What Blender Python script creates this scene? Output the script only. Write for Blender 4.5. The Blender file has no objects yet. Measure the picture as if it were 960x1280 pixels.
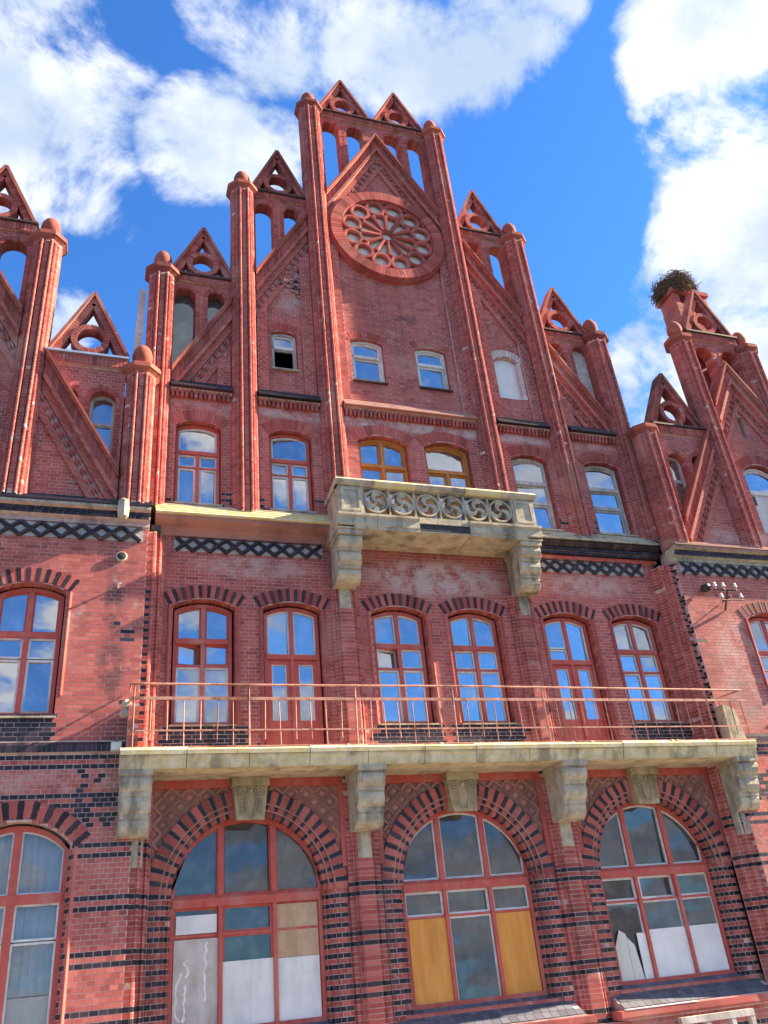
import bpy, bmesh, math, random
import numpy as np
from mathutils import Vector, Matrix
from mathutils.geometry import tessellate_polygon
random.seed(7); rng = np.random.default_rng(7)
SC = bpy.context.scene
COL = SC.collection
PI = math.pi

# ---------------------------------------------------------------- camera
CAM = Vector((-6.66, -15.4, 1.6)); FPX = 1041.1
def cam_rot(pitch, yaw, roll):
    cy, sy, cp, sp = math.cos(yaw), math.sin(yaw), math.cos(pitch), math.sin(pitch)
    f = Vector((sy*cp, cy*cp, sp)); r = Vector((cy, -sy, 0)); u = r.cross(f)
    return math.cos(roll)*r + math.sin(roll)*u, -math.sin(roll)*r + math.cos(roll)*u, f
CR, CU, CF = cam_rot(.511615, .354577, -.104299)
cd = bpy.data.cameras.new('camera'); cam = bpy.data.objects.new('camera', cd); COL.objects.link(cam)
cd.sensor_fit = 'HORIZONTAL'; cd.sensor_width = 36; cd.lens = 36*FPX/960; cd.clip_end = 3000
cam.matrix_world = Matrix(((CR.x, CU.x, -CF.x, CAM.x), (CR.y, CU.y, -CF.y, CAM.y), (CR.z, CU.z, -CF.z, CAM.z), (0, 0, 0, 1)))
SC.camera = cam

# ---------------------------------------------------------------- light
SUN = Vector((1, -.118, .61)).normalized()
sd = bpy.data.lights.new('sun', 'SUN'); sd.energy = 5.0; sd.angle = math.radians(.53); sd.color = (1, .80, .56)
so = bpy.data.objects.new('sun', sd); COL.objects.link(so); so.location = (20, -20, 40)
so.rotation_euler = SUN.to_track_quat('Z', 'Y').to_euler()
SC.view_settings.view_transform = 'Standard'; SC.view_settings.look = 'None'
SC.view_settings.gamma = 1; SC.view_settings.exposure = 2.38; SC.view_settings.use_curve_mapping = False
SC.render.resolution_x = 768; SC.render.resolution_y = 1024

W = bpy.data.worlds.new('World'); SC.world = W; W.use_nodes = True
nt = W.node_tree; nt.nodes.clear()
def N(t, typ, **k):
    n = t.nodes.new(typ)
    for a, b in k.items():
        if a == 'inp':
            for i, v in b.items(): n.inputs[i].default_value = v
        else: setattr(n, a, b)
    return n
def math_n(t, op, a, b=None, clamp=False):
    n = N(t, 'ShaderNodeMath', operation=op, use_clamp=clamp)
    for i, v in enumerate((a, b)):
        if v is None: continue
        if isinstance(v, (int, float)): n.inputs[i].default_value = v
        else: t.links.new(v, n.inputs[i])
    return n.outputs[0]
def maprange(t, v, a, b, c=0., d=1., smooth=True):
    n = N(t, 'ShaderNodeMapRange', interpolation_type='SMOOTHSTEP' if smooth else 'LINEAR')
    t.links.new(v, n.inputs[0])
    for i, x in zip((1, 2, 3, 4), (a, b, c, d)): n.inputs[i].default_value = x
    return n.outputs[0]
def mixcol(t, fac, a, b, mode='MIX'):
    n = N(t, 'ShaderNodeMix', data_type='RGBA', blend_type=mode)
    for sock, v in ((n.inputs[0], fac), (n.inputs[6], a), (n.inputs[7], b)):
        if isinstance(v, bpy.types.NodeSocket): t.links.new(v, sock)
        elif isinstance(v, (int, float)): sock.default_value = v
        else: sock.default_value = (*v, 1)
    return n.outputs[2]
sky = N(nt, 'ShaderNodeTexSky', sky_type='NISHITA', sun_disc=False, altitude=0, air_density=1.0, dust_density=.15, ozone_density=3.0)
sky.sun_elevation = math.asin(SUN.z); sky.sun_rotation = math.atan2(SUN.x, SUN.y)
tc = N(nt, 'ShaderNodeTexCoord')
# clouds live on a dome at infinity: direction -> plane at cloud height -> fractal noise
def pix_dir(px, py):
    return (CR*(px-480) - CU*(py-640) + CF*FPX).normalized()
sep = N(nt, 'ShaderNodeSeparateXYZ'); nt.links.new(tc.outputs['Generated'], sep.inputs[0])
den = math_n(nt, 'ADD', math_n(nt, 'MAXIMUM', sep.outputs[2], 0.0), .35)
cx = math_n(nt, 'DIVIDE', sep.outputs[0], den); cyv = math_n(nt, 'DIVIDE', sep.outputs[1], den)
comb = N(nt, 'ShaderNodeCombineXYZ'); nt.links.new(cx, comb.inputs[0]); nt.links.new(cyv, comb.inputs[1])
nz = N(nt, 'ShaderNodeTexNoise', noise_dimensions='3D', inp={'Scale': 5.2, 'Detail': 14, 'Roughness': .64, 'Distortion': .3})
nt.links.new(comb.outputs[0], nz.inputs['Vector'])
nz2 = N(nt, 'ShaderNodeTexNoise', noise_dimensions='3D', inp={'Scale': 1.3, 'Detail': 3, 'Roughness': .5})
nt.links.new(comb.outputs[0], nz2.inputs['Vector'])
blobs = [(-30, 40, 7.5, 1), (50, 130, 6.5, 1), (60, 230, 4.5, .9), (125, 90, 4, .8), (-120, 250, 7, .9), (20, 270, 3.5, .7),
         (285, 20, 3.5, .9), (350, 55, 4.5, 1), (420, 30, 5, 1), (520, 45, 5, 1), (600, 40, 4.5, 1), (650, 10, 4, .9), (560, -60, 7, 1), (345, -60, 6, .9), (695, 10, 2.2, .8),
         (215, 165, 3.2, .9), (275, 165, 4.6, 1), (335, 190, 4.2, 1), (240, 215, 3, .7), (385, 130, 3, .7), (470, 95, 3, .8),
         (850, 50, 4, 1), (920, 20, 6, 1), (830, 110, 2.4, .7), (930, 120, 5, 1), (960, 200, 5, 1), (880, 270, 4, 1), (950, 310, 5.5, 1), (860, 360, 3.8, .9), (930, 420, 5, 1), (800, 450, 3.2, 1), (850, 470, 4, 1), (800, 505, 2.6, .9), (1080, 200, 12, 1),
         (90, 405, 2.4, .8), (150, 300, 2, .35)]
acc = None
for (px, py, rad, wgt) in blobs:
    d = pix_dir(px, py)
    dp = N(nt, 'ShaderNodeVectorMath', operation='DOT_PRODUCT'); nt.links.new(tc.outputs['Generated'], dp.inputs[0]); dp.inputs[1].default_value = d
    m = maprange(nt, dp.outputs['Value'], math.cos(math.radians(rad*1.3)), math.cos(math.radians(rad*.1)), 0, wgt)
    acc = m if acc is None else math_n(nt, 'MAXIMUM', acc, m)
# away from the clouds that the photograph shows the sky carries on with scattered cloud
away = N(nt, 'ShaderNodeVectorMath', operation='DOT_PRODUCT'); nt.links.new(tc.outputs['Generated'], away.inputs[0]); away.inputs[1].default_value = pix_dir(480, 400)
aw = maprange(nt, away.outputs['Value'], math.cos(math.radians(48)), math.cos(math.radians(36)), 1, 0)
sc2 = math_n(nt, 'MULTIPLY', maprange(nt, nz2.outputs[0], .36, .57), aw)
acc = math_n(nt, 'MAXIMUM', acc, sc2)
dens = math_n(nt, 'ADD', math_n(nt, 'MULTIPLY', acc, .40), math_n(nt, 'MULTIPLY', nz.outputs[0], 1.30))
cl = maprange(nt, dens, .85, 1.06)
nz3 = N(nt, 'ShaderNodeTexNoise', inp={'Scale': 4.2, 'Detail': 7, 'Roughness': .55}); nt.links.new(comb.outputs[0], nz3.inputs['Vector'])
shade = maprange(nt, nz3.outputs[0], .36, .62)
ccol = mixcol(nt, shade, (1.55, 1.9, 2.45), (3.25, 3.3, 3.4))
bl = mixcol(nt, 1.0, sky.outputs[0], (.27, .56, .88), 'MULTIPLY')
scol = mixcol(nt, cl, bl, ccol)
bg = N(nt, 'ShaderNodeBackground', inp={'Strength': .075}); nt.links.new(scol, bg.inputs[0])
wo = N(nt, 'ShaderNodeOutputWorld'); nt.links.new(bg.outputs[0], wo.inputs[0])

# ---------------------------------------------------------------- materials
def mat(name):
    m = bpy.data.materials.new(name); m.use_nodes = True; t = m.node_tree
    b = t.nodes['Principled BSDF']; return m, t, b
def rnd_value(t):
    g = N(t, 'ShaderNodeNewGeometry'); o = N(t, 'ShaderNodeObjectInfo')
    return math_n(t, 'FRACT', math_n(t, 'ADD', g.outputs['Random Per Island'], math_n(t, 'MULTIPLY', o.outputs['Random'], 7.31)))
def wpos(t):
    return N(t, 'ShaderNodeNewGeometry').outputs['Position']
def noise(t, vec, scale, detail=4, rough=.55, stretch=None):
    n = N(t, 'ShaderNodeTexNoise', inp={'Scale': scale, 'Detail': detail, 'Roughness': rough})
    if stretch:
        mp = N(t, 'ShaderNodeMapping'); mp.inputs['Scale'].default_value = stretch; t.links.new(vec, mp.inputs[0]); vec = mp.outputs[0]
    t.links.new(vec, n.inputs['Vector']); return n.outputs[0]
def ramp(t, fac, stops):
    r = N(t, 'ShaderNodeValToRGB'); e = r.color_ramp.elements
    while len(e) < len(stops): e.new(.5)
    for s, (p, c) in zip(e, stops): s.position = p; s.color = (*c, 1)
    t.links.new(fac, r.inputs[0]); return r.outputs[0]
def bump(t, b, h, strength=.4, dist=.01):
    n = N(t, 'ShaderNodeBump', inp={'Strength': strength, 'Distance': dist}); t.links.new(h, n.inputs['Height']); t.links.new(n.outputs[0], b.inputs['Normal'])

def brick_mat(name, stops, rough=.8, soot=.5, spec=.3, joint=None, fade=1., marks=()):
    m, t, b = mat(name); p = wpos(t)
    if joint is None: c = ramp(t, rnd_value(t), stops)
    else:                                       # fine joints on mouldings, laid square to the moulding
        ang, bw, bh = joint
        mp = N(t, 'ShaderNodeMapping'); mp.inputs['Rotation'].default_value = (0, ang, 0); t.links.new(p, mp.inputs[0])
        sx = N(t, 'ShaderNodeSeparateXYZ'); t.links.new(mp.outputs[0], sx.inputs[0]); cb = N(t, 'ShaderNodeCombineXYZ'); t.links.new(sx.outputs[0], cb.inputs[0]); t.links.new(sx.outputs[2], cb.inputs[1])
        bt = N(t, 'ShaderNodeTexBrick', offset=.5, inp={'Scale': 1., 'Mortar Size': .006, 'Mortar Smooth': .3, 'Bias': 0., 'Brick Width': bw, 'Row Height': bh})
        bt.inputs['Color1'].default_value = (*stops[0][1], 1); bt.inputs['Color2'].default_value = (*stops[-1][1], 1); bt.inputs['Mortar'].default_value = (.42, .27, .24, 1)
        t.links.new(cb.outputs[0], bt.inputs['Vector']); c = bt.outputs['Color']
    big = noise(t, p, .55, 5, .6); st = noise(t, p, 1.0, 6, .62, (1.6, 1.6, .22)); fine = noise(t, p, 38, 3); vast = noise(t, p, .21, 4, .6); blot = noise(t, p, 2.6, 7, .7)
    c = mixcol(t, math_n(t, 'MULTIPLY', maprange(t, fine, .35, .75), .25*fade), c, (.46, .17, .125))
    c = mixcol(t, math_n(t, 'MULTIPLY', maprange(t, vast, .50, .66), soot*.9), c, (.12, .035, .04))
    c = mixcol(t, math_n(t, 'MULTIPLY', maprange(t, st, .50, .70), soot), c, (.06, .035, .035))
    c = mixcol(t, math_n(t, 'MULTIPLY', maprange(t, big, .52, .72), .6*fade), c, (.50, .26, .21))
    c = mixcol(t, math_n(t, 'MULTIPLY', maprange(t, blot, .57, .72), .65*fade), c, (.47, .33, .29))
    if marks:                                   # salt blooms and soot trails, each where it sits on this wall
        sp = N(t, 'ShaderNodeSeparateXYZ'); t.links.new(p, sp.inputs[0])
        for (x, z, rx, rz, col, amt, sc) in marks:
            dx = math_n(t, 'DIVIDE', math_n(t, 'SUBTRACT', sp.outputs[0], x), rx); dz = math_n(t, 'DIVIDE', math_n(t, 'SUBTRACT', sp.outputs[2], z), rz)
            r2 = math_n(t, 'ADD', math_n(t, 'MULTIPLY', dx, dx), math_n(t, 'MULTIPLY', dz, dz))
            k = math_n(t, 'MULTIPLY', maprange(t, r2, 1., .1, 0, 1), maprange(t, noise(t, p, sc, 6, .7), .38, .58))
            c = mixcol(t, math_n(t, 'MULTIPLY', k, amt), c, col)
    t.links.new(c, b.inputs['Base Color']); b.inputs['Roughness'].default_value = rough; b.inputs['Specular IOR Level'].default_value = spec
    bump(t, b, noise(t, p, 60, 3), .35, .006); return m
RED = [(0, (.25, .058, .054)), (.08, (.345, .078, .068)), (.4, (.41, .098, .082)), (.8, (.45, .115, .094)), (1, (.50, .15, .12))]
SALT, SOOT = (.58, .48, .43), (.05, .035, .035)
M_BRICK = brick_mat('red_brick', RED, soot=.35, marks=[(.1, 9.2, 2.1, .55, SALT, .8, 2.5), (-3.9, 9.25, 1.6, .3, SALT, .45, 3), (3.9, 9.2, 1.5, .35, SALT, .55, 3), (0, 13.28, 7, .22, SALT, .75, 2.2),
    (-6.57, 8.15, .26, .85, SOOT, .85, 3), (-6.6, 6.9, .30, .75, SOOT, .7, 3), (-6.3, 5.6, .5, .6, SOOT, .6, 3), (-7.6, 4.95, 1.6, .3, SALT, .35, 2), (7.2, 7.2, .9, 1.6, SALT, .4, 2.2), (6.9, 6.3, .6, .8, (.25, .18, .17), .5, 2.5),
    (-2.9, 17.2, .8, .9, (.45, .35, .29), .7, 3), (.3, 16.9, .5, .2, SOOT, .6, 5), (9.2, 10.5, 3.2, .35, SALT, .6, 2.4)])
M_MOULD = brick_mat('moulded_red_brick', [(0, (.29, .064, .056)), (.5, (.42, .098, .082)), (1, (.51, .145, .118))], rough=.9, soot=.5, spec=.12)
B2 = [(0, (.34, .075, .058)), (1, (.47, .12, .088))]
M_BANDR = brick_mat('raked_moulding_brick', B2, soot=.45, joint=(math.radians(60.2), .105, .5)); M_BANDL = brick_mat('raked_moulding_brick', B2, soot=.45, joint=(math.radians(-60.2), .105, .5))
M_PALE = brick_mat('terracotta', [(0, (.27, .075, .056)), (1, (.38, .12, .085))], rough=.85, soot=.8, spec=.12)
M_TILE = brick_mat('slate_blue_tile', [(0, (.07, .075, .10)), (1, (.13, .135, .17))], rough=.5, soot=.0, fade=.05)
M_DARK = brick_mat('glazed_dark_brick', [(0, (.015, .013, .02)), (.6, (.026, .022, .032)), (1, (.06, .04, .05))], rough=.42, soot=.0, spec=.25, fade=.06)
M_WHITEB = brick_mat('whitewashed_brick', [(0, (.5, .47, .44)), (1, (.72, .70, .66))], soot=.25)
M_LATT = brick_mat('weathered_terracotta_tile', [(0, (.27, .15, .125)), (.5, (.36, .21, .175)), (1, (.43, .19, .15))], soot=.45)
def simple(name, c1, c2, scale=6, rough=.75, stain=None, stainamt=.5, bumpd=.006, stretch=None, spec=.3, metal=0):
    m, t, b = mat(name); p = wpos(t)
    c = mixcol(t, maprange(t, noise(t, p, scale, 6, .6, stretch), .3, .7), c1, c2)
    if stain: c = mixcol(t, math_n(t, 'MULTIPLY', maprange(t, noise(t, p, 1.7, 6, .65, (1.5, 1.5, .35)), .48, .66), stainamt), c, stain)
    t.links.new(c, b.inputs['Base Color']); b.inputs['Roughness'].default_value = rough; b.inputs['Specular IOR Level'].default_value = spec; b.inputs['Metallic'].default_value = metal
    if bumpd: bump(t, b, noise(t, p, scale*5, 5, .6, stretch), .5, bumpd)
    return m
M_MORTAR = simple('lime_mortar', (.46, .30, .265), (.60, .45, .40), 9, .95, (.16, .10, .09), .6)
M_STONE = simple('weathered_sandstone', (.33, .29, .215), (.52, .46, .34), 5, .9, (.11, .10, .085), .75, .014)
M_LICHEN = simple('lichen_sandstone', (.60, .48, .19), (.66, .58, .40), 4, .9, (.30, .25, .15), .4, .014)
M_SLAB = simple('cream_sandstone', (.50, .42, .22), (.68, .59, .40), 5, .9, (.20, .17, .11), .75, .014)
M_SOFFIT = simple('flaking_limewash', (.40, .34, .25), (.58, .50, .36), 3.2, .95, (.2, .14, .09), .6, .03)
M_KEY = simple('ochre_stone', (.36, .29, .17), (.47, .39, .24), 7, .85, (.16, .13, .08), .6, .01)
M_REDP = simple('flaking_red_paint', (.44, .075, .055), (.52, .11, .08), 8, .55, (.46, .24, .19), .45, .004, (1, 1, .5))
M_WHP = simple('old_white_paint', (.55, .55, .52), (.72, .72, .70), 8, .6, (.33, .30, .26), .45, .004)
M_ORP = simple('orange_varnished_wood', (.42, .16, .035), (.52, .22, .06), 6, .45, (.3, .1, .03), .5, .003, (1, 1, .3))
M_GRW = simple('bare_grey_wood', (.36, .32, .29), (.56, .53, .50), 9, .85, (.2, .16, .14), .6, .006, (1, 1, .3))
M_RUST = simple('rusty_pink_railing', (.40, .17, .12), (.54, .30, .23), 14, .65, (.16, .06, .03), .8, .003)
M_SLATE = simple('dark_roof_tile', (.05, .035, .035), (.10, .06, .055), 5, .6)
M_SHEET = simple('galvanised_sheet', (.42, .50, .58), (.55, .62, .68), 3, .3, (.3, .33, .36), .4, .01, None, .5, .6)
M_PLY = simple('orange_plywood', (.60, .24, .045), (.74, .34, .08), 5, .7, (.42, .18, .04), .5, .003, (1, 1, .12))
M_TAN = simple('tan_chipboard', (.47, .30, .18), (.56, .39, .25), 4, .8, (.3, .2, .12), .5, .003)
M_GREYB = simple('stained_grey_board', (.40, .33, .29), (.56, .50, .46), 2.5, .85, (.62, .6, .57), .6, .004)
M_WHB = simple('white_hardboard', (.66, .65, .62), (.78, .77, .74), 2, .6, (.46, .44, .41), .4, .002)
M_WPL = simple('cream_plank', (.58, .56, .48), (.68, .66, .58), 2, .7, (.4, .38, .33), .3, .002)
M_IRON = simple('black_iron', (.02, .02, .022), (.05, .045, .04), 9, .5)
M_PORC = simple('white_porcelain', (.7, .68, .64), (.8, .78, .75), 9, .25, None, 0, 0)
M_LAMP = simple('grey_lamp_housing', (.5, .5, .46), (.66, .65, .6), 9, .5)
M_TWIG = simple('dry_twig', (.10, .075, .05), (.20, .16, .11), 12, .95)
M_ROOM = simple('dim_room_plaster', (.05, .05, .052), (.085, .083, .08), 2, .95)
M_PAVE = simple('grey_paving', (.20, .19, .18), (.28, .27, .26), 6, .9)
M_ROAD = simple('asphalt', (.045, .045, .047), (.06, .06, .06), 12, .9)
M_TANP = simple('tan_plaster', (.72, .65, .56), (.82, .75, .66), 9, .9, (.36, .33, .28), .4)
M_GRIT = simple('grey_backing', (.36, .355, .33), (.50, .49, .45), 12, .9, (.26, .25, .24), .4, .008)
def glass(name, refl, tint, dim, dust=(.02, .16), dcol=(.30, .31, .32)):
    m, t, b = mat(name); out = t.nodes['Material Output']; p = wpos(t)
    gl = N(t, 'ShaderNodeBsdfGlossy', inp={'Roughness': .015}); gl.inputs[0].default_value = (*tint, 1)
    tr = N(t, 'ShaderNodeBsdfTransparent'); tr.inputs[0].default_value = (*dim, 1)
    df = N(t, 'ShaderNodeBsdfDiffuse'); df.inputs[0].default_value = (*dcol, 1)
    bn = N(t, 'ShaderNodeBump', inp={'Strength': .07, 'Distance': .02}); t.links.new(noise(t, p, 1.8, 2, .4), bn.inputs['Height']); t.links.new(bn.outputs[0], gl.inputs['Normal'])
    dirt = maprange(t, noise(t, p, 3.2, 6, .65), .4, .75, *dust)
    m1 = N(t, 'ShaderNodeMixShader'); t.links.new(dirt, m1.inputs[0]); t.links.new(tr.outputs[0], m1.inputs[1]); t.links.new(df.outputs[0], m1.inputs[2])
    lw = N(t, 'ShaderNodeLayerWeight', inp={'Blend': .25})
    fac = maprange(t, lw.outputs['Fresnel'], 0, 1, refl, 1, False)
    m2 = N(t, 'ShaderNodeMixShader'); t.links.new(fac, m2.inputs[0]); t.links.new(m1.outputs[0], m2.inputs[1]); t.links.new(gl.outputs[0], m2.inputs[2])
    t.links.new(m2.outputs[0], out.inputs[0]); return m
M_GLASS = glass('old_window_glass', .38, (.97, .98, 1), (.8, .82, .82), (.10, .42), (.50, .53, .57))
M_GLASSG = glass('dusty_ground_floor_glass', .045, (.95, .97, 1), (.85, .87, .87), (.14, .36))

# ---------------------------------------------------------------- mesh helpers
def link(o, parent=None):
    COL.objects.link(o)
    if parent is not None: o.parent = parent
    return o
def tag(o, label, cat, group=None, kind=None):
    o['label'] = label
    if cat: o['category'] = cat
    if group: o['group'] = group
    if kind: o['kind'] = kind
    return o
class MB:
    def __init__(s): s.v = []; s.f = []
    def add(s, vs, fs):
        n = len(s.v); s.v.extend(vs); s.f.extend([tuple(i+n for i in f) for f in fs]); return s
    def box(s, x0, x1, y0, y1, z0, z1):
        return s.add([(x0,y0,z0),(x1,y0,z0),(x1,y1,z0),(x0,y1,z0),(x0,y0,z1),(x1,y0,z1),(x1,y1,z1),(x0,y1,z1)],
                     [(0,1,5,4),(1,2,6,5),(2,3,7,6),(3,0,4,7),(4,5,6,7),(3,2,1,0)])
    def prism(s, poly, y0, y1):            # poly in x,z extruded along y
        n = len(poly)
        vs = [(x,y0,z) for x,z in poly]+[(x,y1,z) for x,z in poly]
        return s.add(vs, [tuple(range(n)), tuple(range(2*n-1,n-1,-1))]+[(i,(i+1)%n,n+(i+1)%n,n+i) for i in range(n)])
    def prism_x(s, poly, x0, x1):          # poly in y,z extruded along x
        n = len(poly)
        vs = [(x0,y,z) for y,z in poly]+[(x1,y,z) for y,z in poly]
        return s.add(vs, [tuple(range(n)), tuple(range(2*n-1,n-1,-1))]+[(i,(i+1)%n,n+(i+1)%n,n+i) for i in range(n)])
    def tess(s, loops, y0, y1):            # polygon with holes, given thickness
        pts = [p for l in loops for p in l]; n = len(pts)
        tris = tessellate_polygon([[Vector((x,z,0)) for x,z in l] for l in loops])
        vs = [(x,y0,z) for x,z in pts]+[(x,y1,z) for x,z in pts]; fs = [tuple(t) for t in tris]+[tuple(i+n for i in reversed(t)) for t in tris]
        k = 0
        for l in loops:
            m = len(l); fs += [(k+i,k+(i+1)%m,n+k+(i+1)%m,n+k+i) for i in range(m)]; k += m
        return s.add(vs, fs)
    def ring(s, A, B, y0, y1):             # closed strip between two loops of equal length (x,z)
        n = len(A); vs = [(x,y0,z) for x,z in A]+[(x,y0,z) for x,z in B]+[(x,y1,z) for x,z in A]+[(x,y1,z) for x,z in B]; fs = []
        for i in range(n):
            j = (i+1)%n
            fs += [(i,j,n+j,n+i),(2*n+i,3*n+i,3*n+j,2*n+j),(i,2*n+i,2*n+j,j),(n+i,n+j,3*n+j,3*n+i)]
        return s.add(vs, fs)
    def wedge(s, c, a0, a1, r0, r1, y0, y1, n=1):
        P = [(c[0]+r0*math.cos(a0+(a1-a0)*i/n), c[1]+r0*math.sin(a0+(a1-a0)*i/n)) for i in range(n+1)]
        Q = [(c[0]+r1*math.cos(a0+(a1-a0)*i/n), c[1]+r1*math.sin(a0+(a1-a0)*i/n)) for i in range(n,-1,-1)]
        return s.prism(P+Q, y0, y1)
    def tube(s, path, r, n=6, closed=False):
        m = len(path); path = [Vector(p) for p in path]; vs = []; fs = []; up = None
        for i, p in enumerate(path):
            a = path[(i-1)%m] if (closed or i) else path[i]; b = path[(i+1)%m] if (closed or i < m-1) else path[i]
            d = (b-a).normalized(); ref = Vector((0,1,0)) if abs(d.y) < .9 else Vector((1,0,0))
            u = d.cross(ref).normalized(); w = d.cross(u)
            rr = r[i] if isinstance(r, (list, tuple)) else r
            vs += [tuple(p+u*rr*math.cos(2*PI*k/n)+w*rr*math.sin(2*PI*k/n)) for k in range(n)]
        for i in range(m if closed else m-1):
            j = (i+1)%m
            fs += [(i*n+k, i*n+(k+1)%n, j*n+(k+1)%n, j*n+k) for k in range(n)]
        if not closed: fs += [tuple(range(n-1,-1,-1)), tuple(range((m-1)*n, m*n))]
        return s.add(vs, fs)
    def lathe(s, prof, n=16, c=(0,0,0), rot=0.):
        vs = []; fs = []; m = len(prof)
        for r, z in prof: vs += [(c[0]+r*math.cos(rot+2*PI*k/n), c[1]+r*math.sin(rot+2*PI*k/n), c[2]+z) for k in range(n)]
        for i in range(m-1): fs += [(i*n+k, i*n+(k+1)%n, (i+1)*n+(k+1)%n, (i+1)*n+k) for k in range(n)]
        fs += [tuple(range(n-1,-1,-1)), tuple(range((m-1)*n, m*n))]
        return s.add(vs, fs)
    def mesh(s, name, m, smooth=False, recalc=True):
        me = bpy.data.meshes.new(name); me.from_pydata(s.v, [], s.f)
        if recalc:
            bm = bmesh.new(); bm.from_mesh(me); bmesh.ops.recalc_face_normals(bm, faces=bm.faces); bm.to_mesh(me); bm.free()
        if smooth:
            me.polygons.foreach_set('use_smooth', [True]*len(me.polygons)); me.set_sharp_from_angle(angle=math.radians(40))
        me.materials.append(m); return me
    def build(s, name, m, parent=None, kind=None, smooth=False, loc=None, rot=None):
        o = bpy.data.objects.new(name, s.mesh(name, m, smooth)); link(o, parent)
        if kind: o['kind'] = kind
        if loc: o.location = loc
        if rot: o.rotation_euler = rot
        return o
def copy_obj(src, parent, loc=None, rot=None, scale=None):
    o = src.copy(); link(o, parent)
    if loc is not None: o.location = loc
    if rot is not None: o.rotation_euler = rot
    if scale is not None: o.scale = scale
    return o
def project(x, y, z):
    v = Vector((x,y,z))-CAM; d = v.dot(CF)
    return 480+FPX*v.dot(CR)/d, 640-FPX*v.dot(CU)/d

# ---------------------------------------------------------------- brickwork
CH = .0775                                     # one course
def scan(loops, z):
    xs = []
    for l in loops:
        for (xa,za),(xb,zb) in zip(l, l[1:]+l[:1]):
            if (za <= z) != (zb <= z): xs.append(xa+(z-za)/(zb-za)*(xb-xa))
    xs.sort(); return list(zip(xs[::2], xs[1::2]))
def lay(loops, bond='header', dark=None):
    zs = [p[1] for l in loops for p in l]; out = []
    for k in range(int(min(zs)/CH), int(max(zs)/CH)+1):
        zb = k*CH; ints = scan(loops, zb+CH/2)
        for a, b in ints:
            if bond == 'header': w = [.131]; off = .0655*(k%2)
            else: w = [.262,.131]; off = .1965*(k%2)
            per = sum(w); x = math.floor((a-off)/per)*per+off; i = 0
            while x < b:
                x1 = x+w[i%len(w)]; i += 1
                xa, xb = max(x,a), min(x1,b)
                if xb-xa > .02:
                    out.append((xa+(.005 if xa > a else 0), xb-(.005 if xb < b else 0), zb+.005, zb+CH-.005, bool(dark and dark(k, .5*(xa+xb)))))
                x = x1
    return out
ALL_BRICKS = []
def bricks_mesh(name, B, y, m, parent, proud=.0028, axis='y'):
    if len(B) == 0: return None
    B = np.array([b[:4] for b in B], float); n = len(B)
    yf = y-proud+rng.normal(0,.0006,n); yb = np.full(n, y+.004)
    J = lambda: rng.normal(0,.0012,n)
    x0,x1,z0,z1 = B.T; V = np.zeros((n,8,3)); 
    for i,(xx,zz) in enumerate(((x0,z0),(x1,z0),(x1,z1),(x0,z1))):
        V[:,i,0] = xx+J(); V[:,i,1] = yf; V[:,i,2] = zz+J(); V[:,i+4,0] = xx; V[:,i+4,1] = yb; V[:,i+4,2] = zz
    if axis != 'y':                            # wall that runs in depth: local x -> world y
        V = np.stack([np.full(V.shape[:2],0.)+axis[0]+axis[1]*(V[:,:,1]-y), V[:,:,0], V[:,:,2]],-1)
    F = np.array([(0,1,2,3),(0,4,5,1),(1,5,6,2),(2,6,7,3),(3,7,4,0)])
    FF = (F[None]+8*np.arange(n)[:,None,None]).reshape(-1)
    me = bpy.data.meshes.new(name); me.vertices.add(8*n); me.vertices.foreach_set('co', V.reshape(-1))
    me.loops.add(len(FF)); me.loops.foreach_set('vertex_index', FF.astype(np.int32))
    me.polygons.add(5*n); me.polygons.foreach_set('loop_start', np.arange(0,20*n,4,dtype=np.int32))
    me.polygons.foreach_set('use_smooth', np.zeros(5*n,dtype=bool)); me.update(calc_edges=True); me.validate(); me.materials.append(m)
    o = bpy.data.objects.new(name, me); link(o, parent); o['kind'] = 'stuff'; return o
def wall(loops, y, th, bond='header', dark=None, single=0, name='wall', m=None):
    """mortar body with openings, every brick proud of it; the largest ones single objects"""
    w = MB().tess(loops, y, y+th).build(name, M_MORTAR, BLD)
    B = lay(loops, bond, dark)
    if single:
        def size(b):
            p = project(b[0],y,b[2]); q = project(b[1],y,b[3])
            if not (4 < min(p[0],q[0]) and max(p[0],q[0]) < 956 and 4 < q[1] and p[1] < 1276): return 0
            return abs(p[0]-q[0])*abs(p[1]-q[1])
        B.sort(key=size, reverse=True)
        for b in B[:single]:
            key = (round(b[1]-b[0],3), b[4])
            if key not in SINGLE:
                h = (b[1]-b[0])/2; d = (b[3]-b[2])/2
                SINGLE[key] = MB().add([(-h,-.003,-d),(h,-.0026,-d),(h,-.0034,d),(-h,-.003,d),(-h,.004,-d),(h,.004,-d),(h,.004,d),(-h,.004,d)],
                    [(0,1,2,3),(0,4,5,1),(1,5,6,2),(2,6,7,3),(3,7,4,0)]).mesh('brick', M_DARK if b[4] else (m or M_BRICK))
            o = bpy.data.objects.new('brick', SINGLE[key]); link(o, w); o.location = ((b[0]+b[1])/2, y+random.gauss(0,.0004), (b[2]+b[3])/2)
        B = B[single:]
    bricks_mesh('brickwork', [b for b in B if not b[4]], y, m or M_BRICK, w)
    bricks_mesh('dark_brickwork', [b for b in B if b[4]], y, M_DARK, w)
    return w
SINGLE = {}
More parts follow.
